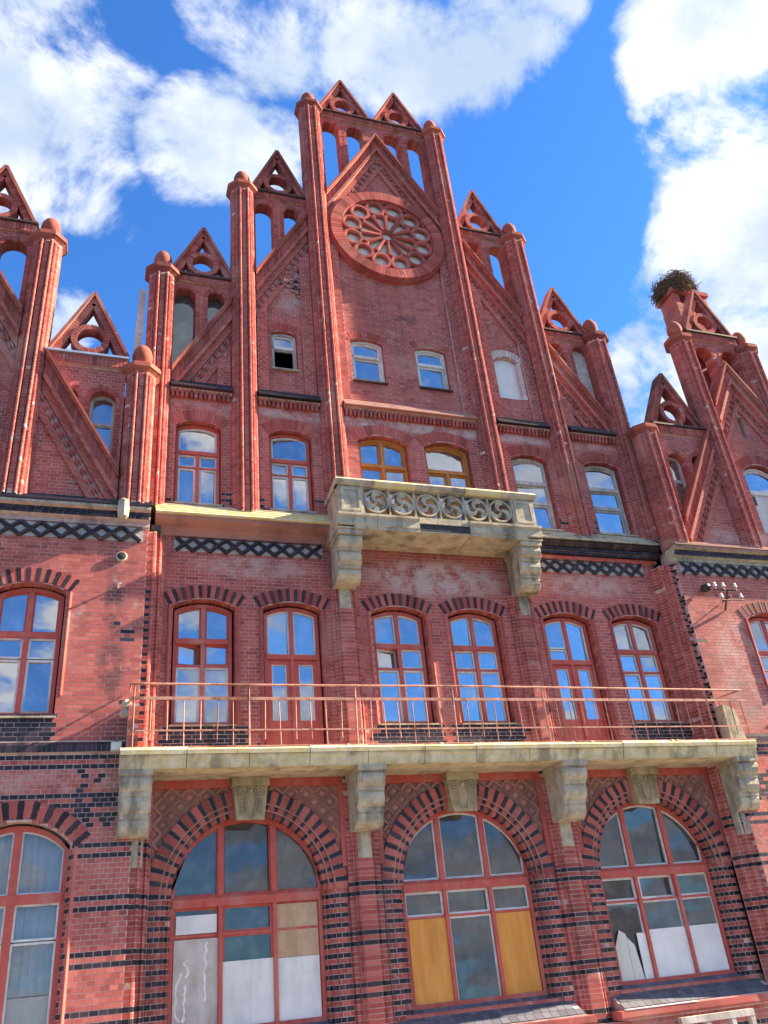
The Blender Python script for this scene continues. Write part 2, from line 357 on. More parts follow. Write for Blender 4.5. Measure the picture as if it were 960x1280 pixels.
def column(name, prof, z0, z1, splits, loc=(0,0), dark=None, closed=False, parent=None, m=None, core=True, mir=1):
    """moulded brick shaft: a profile (x,y) stacked in courses, each course cut into bricks"""
    P = [(mir*x+loc[0], y+loc[1]) for x,y in prof]
    n = len(P); cx = sum(p[0] for p in P)/n; cy = sum(p[1] for p in P)/n
    nrm = []
    for i in range(n):
        a = P[i-1] if (i or closed) else P[i]; b = P[(i+1)%n] if (i < n-1 or closed) else P[i]
        dx, dy = b[0]-a[0], b[1]-a[1]; l = math.hypot(dx,dy) or 1
        nrm.append((dy/l*mir, -dx/l*mir))
    IN = [(p[0]-.0035*q[0], p[1]-.0035*q[1]) for p,q in zip(P,nrm)]
    idx = list(range(n)) + ([0] if closed else [])
    c = MB(); c.add([(x,y,z0) for x,y in IN]+[(x,y,z1) for x,y in IN], [(idx[i],idx[i+1],n+idx[i+1],n+idx[i]) for i in range(len(idx)-1)]+([tuple(range(n-1,-1,-1)),tuple(range(n,2*n))] if closed else []))
    o = c.build(name, M_MORTAR, parent or BLD)
    R, K = MB(), MB()
    for k in range(int(math.ceil(z0/CH-.01)), int(z1/CH)):
        za, zb = k*CH+.005, (k+1)*CH-.005
        for s, (i0,i1) in enumerate(splits[k%2]):
            seg = [idx[i%len(idx)] if closed else i for i in range(i0,i1+1)]; mseg = len(seg); j = random.gauss(0,.0013)
            if random.random() < .004: continue
            Q0 = [P[i] for i in seg]; tr = lambda a, b: (a[0]+(b[0]-a[0])*min(.4,.0045/(math.hypot(b[0]-a[0],b[1]-a[1]) or 1)), a[1]+(b[1]-a[1])*min(.4,.0045/(math.hypot(b[0]-a[0],b[1]-a[1]) or 1)))
            Q = [tr(Q0[0],Q0[1])]+Q0[1:-1]+[tr(Q0[-1],Q0[-2])]
            vs = [(q[0]+nrm[i][0]*j,q[1]+nrm[i][1]*j,za) for i, q in zip(seg,Q)]+[(q[0]+nrm[i][0]*j,q[1]+nrm[i][1]*j,zb) for i, q in zip(seg,Q)]
            vi = [(IN[i][0],IN[i][1],za) for i in seg]+[(IN[i][0],IN[i][1],zb) for i in seg]
            fs = [(i,i+1,mseg+i+1,mseg+i) for i in range(mseg-1)]
            fs += [(2*mseg+i+1,2*mseg+i,i,i+1) for i in range(mseg-1)]+[(mseg+i,mseg+i+1,3*mseg+i+1,3*mseg+i) for i in range(mseg-1)]
            (K if dark and dark(k,s) else R).add(vs+vi, fs)
    if R.v: x = R.build('brick_courses', m or M_MOULD, o, 'stuff')
    if K.v: x = K.build('dark_brick_courses', M_DARK, o, 'stuff')
    return o
def arc_top(cx, hw, spring, crown):
    rise = crown-spring; R = (hw*hw+rise*rise)/(2*rise); zc = crown-R
    return (lambda x: zc+math.sqrt(max(R*R-(x-cx)**2,0))), R, zc
def arch_loop(cx, hw, z0, spring, crown, n=12):
    f, R, zc = arc_top(cx, hw, spring, crown)
    return [(cx-hw,z0),(cx+hw,z0)]+[(cx+hw-2*hw*i/n, f(cx+hw-2*hw*i/n)) for i in range(n+1)]
def voussoirs(cx, hw, spring, crown, depth, y0, y1, count, dark=True, parent=None, single=True, m=None, name='window_arch'):
    """ring of wedge bricks over an opening"""
    f, R, zc = arc_top(cx, hw, spring, crown); a = math.asin(min(1,hw/R)); c = (cx,zc); ex = .02/R
    back = MB().wedge(c, PI/2-a-ex, PI/2+a+ex, R+.004, R+depth-.006, y0+.012, y1, 14).build(name, M_MORTAR, BLD)
    st = MB(); g = .006/R
    for i in range(count):
        a0 = PI/2-a-ex+2*(a+ex)*i/count+g; a1 = PI/2-a-ex+2*(a+ex)*(i+1)/count-g
        dk = dark and i%2 == 0; sh = (a1-a0)*.13*(1 if dk else -1)*bool(dark); a0 += sh; a1 -= sh
        yy = y0-(.004 if dk else 0)+random.gauss(0,.0015)
        if single:
            w = MB().wedge(c, a0, a1, R, R+depth, yy, y1).build('voussoir', M_DARK if dk else (m or M_MOULD), back)
        else: st.wedge(c, a0, a1, R, R+depth, yy, y1)
    if not single: st.build('voussoirs', m or M_MOULD, back, 'stuff')
    return back

# ---------------------------------------------------------------- windows
def top_ring(mb, x0, x1, zb, f, t, y0, y1, n=8):
    A = [(x0,zb),(x1,zb)]+[(x1-(x1-x0)*i/n, f(x1-(x1-x0)*i/n)) for i in range(n+1)]
    xi0, xi1 = x0+t, x1-t
    B = [(xi0,zb+t),(xi1,zb+t)]+[(xi1-(xi1-xi0)*i/n, f(xi1-(xi1-xi0)*i/n)-t) for i in range(n+1)]
    mb.ring(A, B, y0, y1)
def light(win, x0, x1, z0, f, y, msash, t=.045, pane=True, mglass=None, sash=True, name='sash', openang=None, curtain=None):
    """one glazed sash: ring of wood and a pane; f is the height of its head"""
    if not callable(f): h = f; f = lambda x: h
    cxm = (x0+x1)/2
    if sash:
        s = MB(); top_ring(s, x0-cxm, x1-cxm, z0, lambda x: f(x+cxm), t, -.022, .022)
        so = s.build(name, msash, win); so.location = (cxm, y, 0)
        if openang: so.rotation_euler = (0,0,openang)
    if pane:
        n = 8; xa, xb = x0+t*.8-cxm, x1-t*.8-cxm
        L = [(xa,z0+t*.8),(xb,z0+t*.8)]+[(xb-(xb-xa)*i/n, f(cxm+xb-(xb-xa)*i/n)-t*.8) for i in range(n+1)]
        zc = sum(p[1] for p in L)/len(L)
        p = MB().add([(x,0,z-zc) for x,z in L], [tuple(range(len(L)))]).build('pane', mglass or M_GLASS, win)
        p.location = (cxm, y+.004, zc); p.rotation_euler = (random.gauss(0,.024), 0, random.gauss(0,.035)+(openang or 0))
    return
def window(cx, hw, sill, spring, crown, y, mfr, ft=.07, depth=.10, name='window'):
    f, R, zc = arc_top(cx, hw, spring, crown)
    w = MB(); top_ring(w, cx-hw, cx+hw, sill, f, ft, y-depth*.5, y+depth*.5, 14)
    return w.build(name, mfr, BLD), (lambda x: f(x)-ft)
def bar(win, x0, x1, y, z0, z1, m, d=.05, name='transom'):
    return MB().box(x0, x1, y-d, y+d*.6, z0, z1).build(name, m, win)

def reveal(cx, hw, z0, spring, crown, y0, y1, m=None):
    """brick lining of an opening: coursed jambs and a soffit of wedges"""
    f, R, zc = arc_top(cx, hw, spring, crown); st = MB()
    for k in range(int(math.ceil(z0/CH)), int(spring/CH)+1):
        za, zb = max(z0,k*CH+.004), min(spring,(k+1)*CH-.004)
        if zb-za < .02: continue
        for q in (-1, 1):
            a, b = cx+q*(hw-.010), cx+q*(hw+.02); ym = y0+(.12 if k % 2 else .17)
            st.box(min(a,b), max(a,b), y0+.001, ym-.004, za, zb); st.box(min(a,b), max(a,b), ym+.004, y1, za, zb)
    a = math.asin(min(1,hw/R)); n = max(9, int(2*a*R/.078))
    for i in range(n): st.wedge((cx,zc), PI/2-a+2*a*i/n+.004, PI/2-a+2*a*(i+1)/n-.004, R-.012, R+.02, y0+.001, y1)
    return st.build('reveal_bricks', m or M_MOULD, BLD, 'stuff')

# ================================================================ the setting
MB().box(-400, 400, -400, 200, -.5, -.12).build('road', M_ROAD)['kind'] = 'structure'
MB().box(-60, 60, -6.5, 1, -.4, 0).build('pavement', M_PAVE)['kind'] = 'structure'

# ================================================================ the building
BLD = bpy.data.objects.new('gothic_brick_building', None); link(BLD)
tag(BLD, 'red brick gothic revival building with stepped openwork gables, rose window and balconies', 'building')
YW = -.55                                                     # wing wall plane; the centre wall is y = 0
GP = [-6.1, -2.05, 2.05, 6.1]
AX = [-4.08, .0, 4.1]
def dark_band(k): return k % 10 in (0, 8)

# ---------- wing walls
def wing_dark(s):
    def d(k, x):
        z = k*CH; ax = abs(x)
        if z < 4.15: return dark_band(k)
        if z < 5.36: return (k % 10 in (0, 8, 6)) or (ax < 7.0 and random.random() < .3)
        if z < 5.98 and s < 0: return 7.45 < ax < 8.65
        return ax < 6.6 and z < 8.3 and random.random() < .025
    return d
WING = {-1: dict(pn=(-8.05, .56), gr=(-7.8, .78)), 1: dict(pn=(8.30, .56), gr=(8.1, .78))}
def mirror_c(c, s): return s*19.6-c
for s in (-1, 1):
    pc, ph = WING[s]['pn']; gc, gh = WING[s]['gr']
    holes = []
    for c in (pc, mirror_c(pc, s)): holes.append(arch_loop(c, ph+.04, 6.02, 8.30, 8.46))
    for c in (gc, mirror_c(gc, s)): holes.append(arch_loop(c, gh+.04, 1.2, 3.92, 4.32))
    xi, xo = s*6.08, s*13.55
    for c in (pc, mirror_c(pc, s)): reveal(c, ph+.04, 6.02, 8.30, 8.46, YW, YW+.30)
    for (za, zb) in ((0., 5.38), (5.56, 9.72)):
        hs = [h for h in holes if za < h[0][1] < zb]
        lo = [(min(xi,xo),za),(max(xi,xo),za),(max(xi,xo),zb),(min(xi,xo),zb)]
        wall([lo]+hs, YW, .45, 'header' if za == 0 else 'flemish', wing_dark(s), single=(300 if (s < 0 and za == 0) else 0))
    # string course of dark soldiers with a sloping top
    b = MB().prism_x([(YW+.1,5.38),(YW-.05,5.38),(YW-.05,5.50),(YW+.1,5.565)], min(xi,xo), max(xi,xo)).build('string_course', M_MORTAR, BLD)
    st = MB(); x = min(xi,xo)+.003
    while x < max(xi,xo)-.05:
        st.prism_x([(YW,5.385),(YW-.062,5.385),(YW-.062,5.497),(YW,5.555)], x, x+.07); x += .0775
    st.build('dark_soldier_bricks', M_DARK, b, 'stuff')
    # arches and windows of the wings
    for n, c in enumerate((pc, mirror_c(pc, s))):
        voussoirs(c, ph+.1, 8.30, 8.48, .27, YW-.012, YW+.18, 19, True, single=(n == 0))
        w, f = window(c, ph, 6.04, 8.26, 8.42, YW+.22, M_REDP)
        y = YW+.22
        bar(w, c-.045, c+.045, y, 6.1, f(c), M_REDP, name='mullion'); bar(w, c-ph+.05, c+ph-.05, y, 7.46, 7.56, M_REDP, .06)
        for a, b2 in ((c-ph+.07, c-.045), (c+.045, c+ph-.07)):
            light(w, a, b2, 7.56, f, y+.01, M_WHP if s > 0 else M_REDP, .03); light(w, a, b2, 7.08, 7.46, y+.01, M_WHP, .035); light(w, a, b2, 6.11, 7.06, y+.01, M_WHP, .04)
        MB().prism_x([(YW+.25,6.08),(YW-.06,5.99),(YW-.06,5.96),(YW+.25,5.98)], c-ph-.06, c+ph+.06).build('window_sill', M_STONE, BLD)
        for q in (-1, 1):
            MB().tube([(c+q*(ph+.1), YW-.005, 6.35), (c+q*(ph+.1), YW-.005, 8.29)], .032, 8).build('jamb_roll', M_MOULD, BLD, smooth=True)
    for n, c in enumerate((gc, mirror_c(gc, s))):
        voussoirs(c, gh+.08, 3.92, 4.36, .27, YW-.012, YW+.2, 21, True, single=(n == 0))
        w, f = window(c, gh, 1.2, 3.88, 4.28, YW+.22, M_REDP, .08); y = YW+.22
        bar(w, c-.06, c+.06, y, 1.25, f(c), M_REDP, name='mullion'); bar(w, c-gh+.05, c+gh-.05, y, 3.13, 3.27, M_REDP, .07)
        for a, b2 in ((c-gh+.08, c-.06), (c+.06, c+gh-.08)):
            light(w, a, b2, 3.27, f, y+.01, M_WHP, .025, mglass=M_GLASSG); light(w, a, b2, 2.62, 3.13, y+.01, M_WHP, .03, mglass=M_GLASSG); light(w, a, b2, 1.26, 2.6, y+.01, M_WHP, .03, mglass=M_GLASSG)
        for q in (-1, 1):                                      # jambs of alternating dark and red brick
            column('jamb', [(-.045,.2),(-.045,.12),(-.01,.09),(-.01,.0)] if q > 0 else [(.01,.0),(.01,.09),(.045,.12),(.045,.2)], 1.2, 3.95, [[(0,3)],[(0,3)]], (c+q*(gh+.045), YW), lambda k, s2: k % 2 == 0)
            MB().tube([(c+q*(gh+.1), YW-.004, 1.2), (c+q*(gh+.1), YW-.004, 3.9)], .03, 8).build('jamb_roll', M_MOULD, BLD, smooth=True)
    # corner roll mouldings where the wing returns to the centre
    prof = [(0,YW),(0,YW+.1),(.10,YW+.1),(.115,YW+.07),(.15,YW+.075),(.165,YW+.11),(.165,YW+.22),(.23,YW+.25),(.245,YW+.22),(.28,YW+.23),(.29,YW+.27),(.29,YW+.42),(.36,YW+.45),(.36,.0),(.46,.0)]
    column('corner_shaft', prof, 5.0, 9.7, [[(0,2),(2,6),(6,10),(10,14)],[(0,1),(1,5),(5,9),(9,14)]], (xi,0), lambda k, q: q == 0 and k*CH < 8.4 and k % 2 == 0 or (q == 0 and s > 0), mir=-s)
    column('corner_shaft', prof[:12]+[(.33,YW+.43)], 0, 5.0, [[(0,2),(2,6),(6,10),(10,12)],[(0,1),(1,5),(5,9),(9,12)]], (xi,0), lambda k, q: dark_band(k) and k*CH < 4.1, mir=-s)
    # cornice and frieze of the wing
    x0, x1 = min(xi-s*.02,xo), max(xi-s*.02,xo)
    cor = MB().prism_x([(YW+.2,9.72),(YW-.03,9.72),(YW-.03,9.80),(YW-.12,9.84),(YW-.12,9.98),(YW-.22,10.0),(YW-.22,10.07),(YW+.2,10.1)], x0, x1).build('cornice', M_STONE if s > 0 else M_MORTAR, BLD)
    st = MB(); x = x0+.005
    while x < x1-.06:
        st.box(x, x+.12, YW-.135, YW, 9.845, 9.905); st.box(x+.03, x+.15, YW-.14, YW, 9.912, 9.972); x += .131
    st.build('dark_cornice_bricks', M_DARK, cor, 'stuff')
    st = MB(); x = x0+.005
    while x < x1-.06:
        st.box(x, x+.085, YW-.232, YW, 10.006, 10.064); x += .1
    st.build('dentil_bricks', M_STONE if s < 0 else M_LATT, cor, 'stuff')
    for i in range(4):
        MB().prism_x([(YW+.3,10.07+.085*i),(YW-.25+.1*i,10.075+.085*i),(YW-.25+.1*i,10.11+.085*i),(YW-.14+.1*i,10.165+.085*i),(YW+.3,10.165+.085*i)], x0-.004*i, x1+.004*i).build('weathering_course', M_DARK if s < 0 else M_LATT, BLD)
    fr = MB().box(x0+.12, x1-.12, YW-.014, YW+.004, 9.40, 9.69).build('frieze', M_GRIT, BLD)
    WING[s]['fr'] = fr

# ---------- lattice piece shared by every frieze
def lattice_piece(p, h, r=.044):
    b = MB()
    for q in (-1, 1):
        b.tube([(-p/2,0,-q*h/2),(-p*.17,-.012,-q*h*.17),(p*.17,-.012,q*h*.17),(p/2,0,q*h/2)], r, 6)
    b.box(-p*.16,p*.16,-.03,.01,-h*.13,h*.13)
    return b.mesh('lattice_piece', M_DARK, True)
LP1 = lattice_piece(.335, .29); LP2 = lattice_piece(.36, .29)
for s in (-1, 1):
    for i in range(20):
        o = bpy.data.objects.new('lattice_piece', LP2); link(o, WING[s]['fr']); o.location = (s*(6.40+.36*i), YW-.03, 9.545)

# ---------- centre: ground floor piers, arches, spandrels
half = [(-.36,.02),(-.30,.02),(-.30,-.06),(-.22,-.06),(-.215,-.10),(-.195,-.125),(-.17,-.10),(-.16,-.115),(-.13,-.15)]
pprof = half+[(-x,y) for x,y in reversed(half)]
for c in (-2.05, 2.05):
    column('pilaster', pprof, 0, 4.95, [[(0,3),(3,8),(8,9),(9,14),(14,17)],[(0,4),(4,13),(13,17)]], (c,0), lambda k, q: dark_band(k) and k*CH < 3.3)
    column('pilaster', pprof, 5.31, 8.85, [[(0,3),(3,8),(8,9),(9,14),(14,17)],[(0,4),(4,13),(13,17)]], (c,0), None)
jprof = [(1.30,.26),(1.30,.17),(1.325,.14),(1.36,.15),(1.38,.12),(1.38,.08),(1.41,.05),(1.45,.06),(1.47,.03),(1.50,.0),(1.565,.0),(1.63,.0),(1.70,.0)]
tile = MB()                                                  # one diamond tile of the spandrel lattice
R0 = .148
def sq(r, t=.35):
    pts = []
    for k in range(4):
        a = PI/2*k
        for d in (-t, t): pts.append((r*math.cos(a)-d*r*math.sin(a)*.62, r*math.sin(a)+d*r*math.cos(a)*.62))
    return pts
tile.ring(sq(R0), sq(R0*.74), -.035, .0); tile.ring(sq(R0*.74), sq(R0*.66), -.018, .0)
n0 = len(tile.v); tile.add([(x,-.004,z) for x,z in sq(R0*.5)]+[(x,-.03,z) for x,z in sq(R0*.2)]+[], [(i,(i+1)%8,8+(i+1)%8,8+i) for i in range(8)]+[tuple(range(8,16))])
TILE = tile.mesh('lattice_tile', M_LATT)
for bi, c in enumerate(AX):
    for q in (-1, 1):
        column('jamb', jprof, 1.0, 3.1, [[(0,2),(2,5),(5,8),(8,10),(10,12)],[(0,1),(1,4),(4,7),(7,9),(9,11),(11,12)]], (c,0), lambda k, s2: k % 2 == 0, mir=q)
    # arch: stepped wedges alternating dark and red
    ar = MB(); ar.wedge((c,3.1), 0, PI, 1.505, 1.725, .008, .3, 36); ar.wedge((c,3.1), 0, PI, 1.41, 1.50, .052, .3, 36); ar.wedge((c,3.1), 0, PI, 1.305, 1.40, .102, .32, 36)
    arch = ar.build('round_arch', M_MORTAR, BLD)
    NV = 50; g = .0035
    for i in range(NV):
        a0 = PI*i/NV+g; a1 = PI*(i+1)/NV-g; sh = .006*(1 if i % 2 == 1 else -1); a0 += sh; a1 -= sh
        if abs((a0+a1)/2-PI/2) < .10: continue
        w = MB(); j = random.gauss(0,.002)
        w.wedge((c,3.1), a0, a1, 1.502, 1.73+random.gauss(0,.004), -.004+j, .25); w.wedge((c,3.1), a0, a1, 1.408, 1.494, .040+j, .25); w.wedge((c,3.1), a0, a1, 1.30, 1.394, .090+j, .32)
        w.build('voussoir', M_DARK if i % 2 == 1 else M_MOULD, arch)
    for r, y in ((1.498,.015),(1.402,.065)):
        MB().tube([(c+r*math.cos(PI*i/40), y, 3.1+r*math.sin(PI*i/40)) for i in range(41)], .02, 6).build('arch_roll', M_LATT, arch, smooth=True)
    # spandrel panel
    xl, xr = c-1.70, c+1.70
    sp = MB().tess([[(xl,3.1)]+[(c-1.60*math.cos(PI*i/30), 3.1+1.60*math.sin(PI*i/30)) for i in range(31)]+[(xr,3.1),(xr,5.0),(xl,5.0)]], .05, .3).build('spandrel', M_LATT, BLD)
    px = .30
    for r in range(11):
        for k in range(-7, 8):
            x = c+px*(k+.5*(r % 2)); z = 3.38+r*px*.5
            if abs(x-c) > 1.64 or z > 4.83 or math.hypot(x-c, z-3.1) < 1.62 or abs(x-c) < .36: continue
            o = bpy.data.objects.new('lattice_tile', TILE); link(o, sp); o.location = (x, .05, z)
    MB().box(xl-.05, c-.34, -.05, .1, 4.86, 4.998).build('lintel', M_REDP, BLD); MB().box(c+.34, xr+.05, -.05, .1, 4.86, 4.998).build('lintel', M_REDP, BLD)
    for q in (-1, 1): MB().box(c+q*1.70-.05, c+q*1.70+.05, -.02, .1, 3.45, 4.86).build('panel_strip', M_MOULD, BLD)
    # keystone with two volutes and leaves
    k = MB(); k.add([(c+q*w2,y2,z2) for (y2,z2,w2) in ((-.15,4.27,.24),(-.15,4.85,.31),(.27,4.85,.31),(.27,4.36,.25)) for q in (-1,1)], [(0,1,3,2),(2,3,5,4),(4,5,7,6),(6,7,1,0),(0,2,4,6),(1,7,5,3)])
    ks = k.build('keystone', M_KEY, BLD)
    MB().box(c-.335, c+.335, -.22, .2, 4.85, 4.998).build('abacus', M_KEY, ks)
    v = MB()
    for q in (-1, 1):
        path = []
        for i in range(40):
            a = i/39*PI*4.2; r = .105*(1-i/39*.85); path.append((c+q*(.175+r*math.cos(a+PI)), -.165, 4.73+r*math.sin(a+PI)*-1))
        v.tube(path, .016, 5)
        v.tube([(c+q*(.075-.0*i)+q*.03*math.sin(i/11*PI*1.4), -.165, 4.72-.4*i/11) for i in range(12)], .015, 5)
        for i in range(6):
            for w in (-1, 1):
                v.tube([(c+q*.165, -.155, 4.36+.045*i), (c+q*.165+w*.055, -.165, 4.405+.045*i)], [.014,.006], 5)
    v.tube([(c-.06,-.165,4.34),(c,-.175,4.30),(c+.06,-.165,4.34)], .015, 5)
    v.lathe([(0,-.05),(.045,-.03),(.055,0),(.045,.03),(0,.05)], 8, (c,-.155,4.76))
    v.build('volute', M_KEY, ks, smooth=True)
    # sloping sill of dark tiles
    sb = MB().prism_x([(.24,1.13),(-.34,.80),(-.40,.80),(-.40,.62),(.24,.62)], c-1.66, c+1.66).build('window_sill', M_MORTAR, BLD)
    MB().prism_x([(-.1,.78),(-.45,.78),(-.45,.68),(-.42,.64),(-.1,.64)], c-1.8, c+1.8).build('ledge', M_MOULD, sb)
    MB().prism_x([(-.40,.800),(-.455,.796),(-.455,.785),(-.40,.785)], c-1.7, c-.2 if bi == 2 else c-1.4).build('sill_flashing', M_WHP, sb)
    ang = math.atan2(1.13-.80, .58); T = MB().box(-.075,.075,-.079,.079,-.01,.012).mesh('sill_tile', M_TILE)
    for r in range(4):
        for i in range(21):
            x = c-1.58+.158*i+.04*(r % 2)
            if abs(x-c) > 1.6: continue
            o = bpy.data.objects.new('sill_tile', T); link(o, sb); t = (r+.5)/4
            o.location = (x, -.34+.58*t, .80+.33*t+.006); o.rotation_euler = (ang,random.gauss(0,.01),random.gauss(0,.006))
wall([[(-5.9,0),(5.9,0),(5.9,.62),(-5.9,.62)]], -.3, .5, 'header', dark_band and (lambda k, x: k % 4 == 0), name='plinth')
wall([[(-6.0,.62),(6.0,.62),(6.0,1.05),(-6.0,1.05)]], .02, .25)

# ---------- ground-floor arched windows
GW = []
for bi, c in enumerate(AX):
    hw = 1.32; y = .32
    w, f = window(c, hw, 1.12, 3.1, 4.415, y, M_REDP, .085, .14); GW.append(w)
    for mx in (-.46, .46):
        bar(w, c+mx-.05, c+mx+.05, y, 3.14, f(c+mx), M_REDP, .06, 'mullion'); bar(w, c+mx-.035, c+mx+.035, y, 1.17, 3.0, M_REDP, .075, 'mullion')
    MB().prism_x([(y-.09,2.97),(y-.09,3.10),(y-.05,3.16),(y+.06,3.16),(y+.06,2.97)], c-hw+.06, c+hw-.06).build('transom', M_REDP, w)
    MB().box(c-hw, c+hw, y-.10, y+.06, 1.10, 1.165).build('bottom_rail', M_REDP, w)
    cols = [(c-hw+.075, c-.51), (c-.41, c+.41), (c+.51, c+hw-.075)]
    for j, (a, b) in enumerate(cols):
        light(w, a, b, 3.16, f, y+.01, M_WHP if bi else M_REDP, .035 if bi else .02, mglass=M_GLASSG)
        a2, b2 = (a, b+.015) if j == 0 else ((a-.015, b+.015) if j == 1 else (a-.015, b))
        open_ = (bi == 2 and j == 1)
        light(w, a2, b2, 2.56, 2.97, y+.01, M_WHP if (bi and j < 3) else M_REDP, .04, mglass=M_GLASSG, openang=.10 if open_ else None)
        light(w, a2, b2, 1.165, 2.53, y+.01, M_WHP if (bi == 2 or (bi == 1 and j == 1)) else M_REDP, .035, pane=not ((bi == 1 and j != 1) or (bi == 0 and j == 0)), mglass=M_GLASSG)
        bar(w, a2, b2, y, 2.525, 2.565, M_REDP, .035)

# ---------- piano nobile wall and windows
PNX = [-4.92, -3.16, -.88, .86, 3.16, 4.93]; PH = .56
holes = []
for i, x in enumerate(PNX):
    holes.append(arch_loop(x, PH+.05, 5.33 if i in (1,4) else 6.0, 8.36, 8.51))
def pn_dark(k, x):
    z = k*CH
    return z < 5.95 and (min(abs(x-p) for p in (PNX[0],PNX[2],PNX[3],PNX[5])) < .75) or (z < 6.1 and random.random() < .08)
wall([[(-5.9,5.31),(5.9,5.31),(5.9,9.9),(-5.9,9.9)]]+holes, 0, .34, 'flemish', pn_dark)
for i, x in enumerate(PNX):
    reveal(x, PH+.05, 5.33 if i in (1,4) else 6.0, 8.36, 8.51, 0, .30)
    voussoirs(x, PH+.10, 8.36, 8.53, .27, -.012, .2, 19, True)
    door = i in (1, 4); y = .22; ws = M_WHP
    w, f = window(x, PH, 5.33 if door else 6.02, 8.31, 8.46, y, M_REDP, .065, .11, 'balcony_door' if door else 'window')
    tz = 7.34 if door else 7.62
    bar(w, x-.04, x+.04, y, 5.4 if door else 6.08, f(x), M_REDP, .06, 'mullion'); bar(w, x-PH+.04, x+PH-.04, y, tz, tz+.10, M_REDP, .075)
    for q, (a, b) in enumerate(((x-PH+.06, x-.04), (x+.04, x+PH-.06))):
        if i == 4 and q == 0: light(w, a, b, 7.72, f, y+.01, ws, .035); light(w, a, b, tz+.1, 7.70, y+.01, ws, .035)
        else: light(w, a, b, tz+.10, f, y+.01, M_REDP if i == 0 else ws, .035)
        if door:
            d = MB().box(a, b, y-.03, y+.03, 5.36, tz)
            lf = MB(); lf.ring([(a,5.36),(b,5.36),(b,tz-.01),(a,tz-.01)], [(a+.085,6.12),(b-.085,6.12),(b-.085,tz-.10),(a+.085,tz-.10)], y-.03, y+.03)
            lf.build('door_leaf', M_REDP, w); light(w, a+.08, b-.08, 6.1, tz-.09, y, ws, .022)
            MB().box(a+.09, b-.09, y-.036, y, 5.5, 5.98).build('door_panel', M_REDP, w)
            MB().tube([(b-.04 if q == 0 else a+.04, y-.07, 6.55), (b-.11 if q == 0 else a+.11, y-.07, 6.55)], .01, 6).build('door_handle', M_IRON, w)
        else:
            op = (i, q) in ((0,0),(2,0))
            light(w, a, b, 7.20, tz, y+(.05 if op else .01), M_REDP if i == 0 else ws, .038, openang=.22 if op else None)
            light(w, a, b, 6.07, 7.17, y+.01, ws, .045)
            bar(w, a, b, y, 7.165, 7.205, M_REDP, .035)
    if not door:
        MB().prism_x([(.2,6.05),(-.04,5.99),(-.04,5.965),(.2,5.97)], x-PH-.05, x+PH+.05).build('window_sill', M_STONE, BLD)
    for q in (-1, 1):
        MB().tube([(x+q*(PH+.105), -.004, 6.0 if not door else 5.33), (x+q*(PH+.105), -.004, 8.36)], .034, 8).build('jamb_roll', M_MOULD, BLD, smooth=True)
# friezes of the centre
for s in (-1, 1):
    fr = MB().box(min(s*2.46,s*5.55), max(s*2.46,s*5.55), -.014, .004, 9.545, 9.835).build('frieze', M_GRIT, BLD)
    for i in range(9):
        o = bpy.data.objects.new('lattice_piece', LP1); link(o, fr); o.location = (s*(2.66+.335*i), -.03, 9.69)

# ---------- main cornice under the attic storey
for s in (-1, 1):
    x0, x1 = (-5.95, -2.30) if s < 0 else (2.30, 5.95)
    if s < 0:
        MB().prism_x([(.1,9.84),(-.06,9.86),(-.08,9.93),(-.16,10.0),(-.30,10.06),(-.38,10.10),(-.38,10.17),(.1,10.2)], x0, x1).build('cornice', M_LATT, BLD)
        for i in range(5):
            MB().prism_x([(.1,10.17+.085*i),(-.44+.075*i,10.17+.085*i),(-.45+.075*i,10.20+.085*i),(-.37+.075*i,10.265+.085*i),(.1,10.265+.085*i)], x0-.004*i, x1+.004*i).build('weathering_course', M_LICHEN if i < 4 else M_STONE, BLD)
    else:
        cor = MB().prism_x([(.1,9.86),(-.06,9.86),(-.06,9.95),(-.16,10.0),(-.20,10.12),(-.34,10.18),(.1,10.24)], x0, x1).build('cornice', M_MORTAR, BLD)
        st = MB(); x = x0+.005
        while x < x1-.1:
            st.box(x, x+.12, -.175, 0, 9.955, 10.025); st.box(x+.05, x+.17, -.215, 0, 10.035, 10.105)
            st.prism_x([(0,10.115),(-.25,10.115),(-.36,10.19),(-.28,10.25),(0,10.25)], x, x+.122); x += .131
        st.build('dark_cornice_bricks', M_DARK, cor, 'stuff')
        MB().box(x0, x1, -.09, .02, 9.862, 9.945).build('red_band', M_REDP, cor)
        for i in range(4):
            MB().prism_x([(.1,10.25+.085*i),(-.36+.075*i,10.25+.085*i),(-.37+.075*i,10.28+.085*i),(-.29+.075*i,10.345+.085*i),(.1,10.345+.085*i)], x0-.004*i, x1+.004*i).build('weathering_course', M_STONE, BLD)

# ---------- long balcony
bal = MB().box(-6.10, 6.10, -.98, -.02, 5.0, 5.25).build('balcony', M_SOFFIT, BLD)
xs = [-6.36]
while xs[-1] < 6.0: xs.append(min(6.36, xs[-1]+1.06+random.uniform(-.05,.05)))
xs[-1] = 6.36
for a, b in zip(xs, xs[1:]):
    j = random.gauss(0,.006); yb = -.56
    MB().prism_x([(yb,5.0),(-1.0+j,4.99),(-1.0+j,5.02),(-1.02+j,5.04),(-1.04+j,5.12),(-1.07+j,5.16),(-1.07+j,5.195),(yb,5.195)], a+.006, b-.006).build('edge_stone', M_SLAB, bal)
    MB().prism_x([(yb,5.20),(-1.10+j,5.20),(-1.11+j,5.27),(-1.06+j,5.31+random.uniform(-.01,.012)),(yb,5.31)], a+.004, b-.004).build('coping_stone', M_LICHEN, bal)
MB().box(-6.04, 6.04, -.56, .0, 5.251, 5.305).build('balcony_floor', M_STONE, bal)
lump = MB()
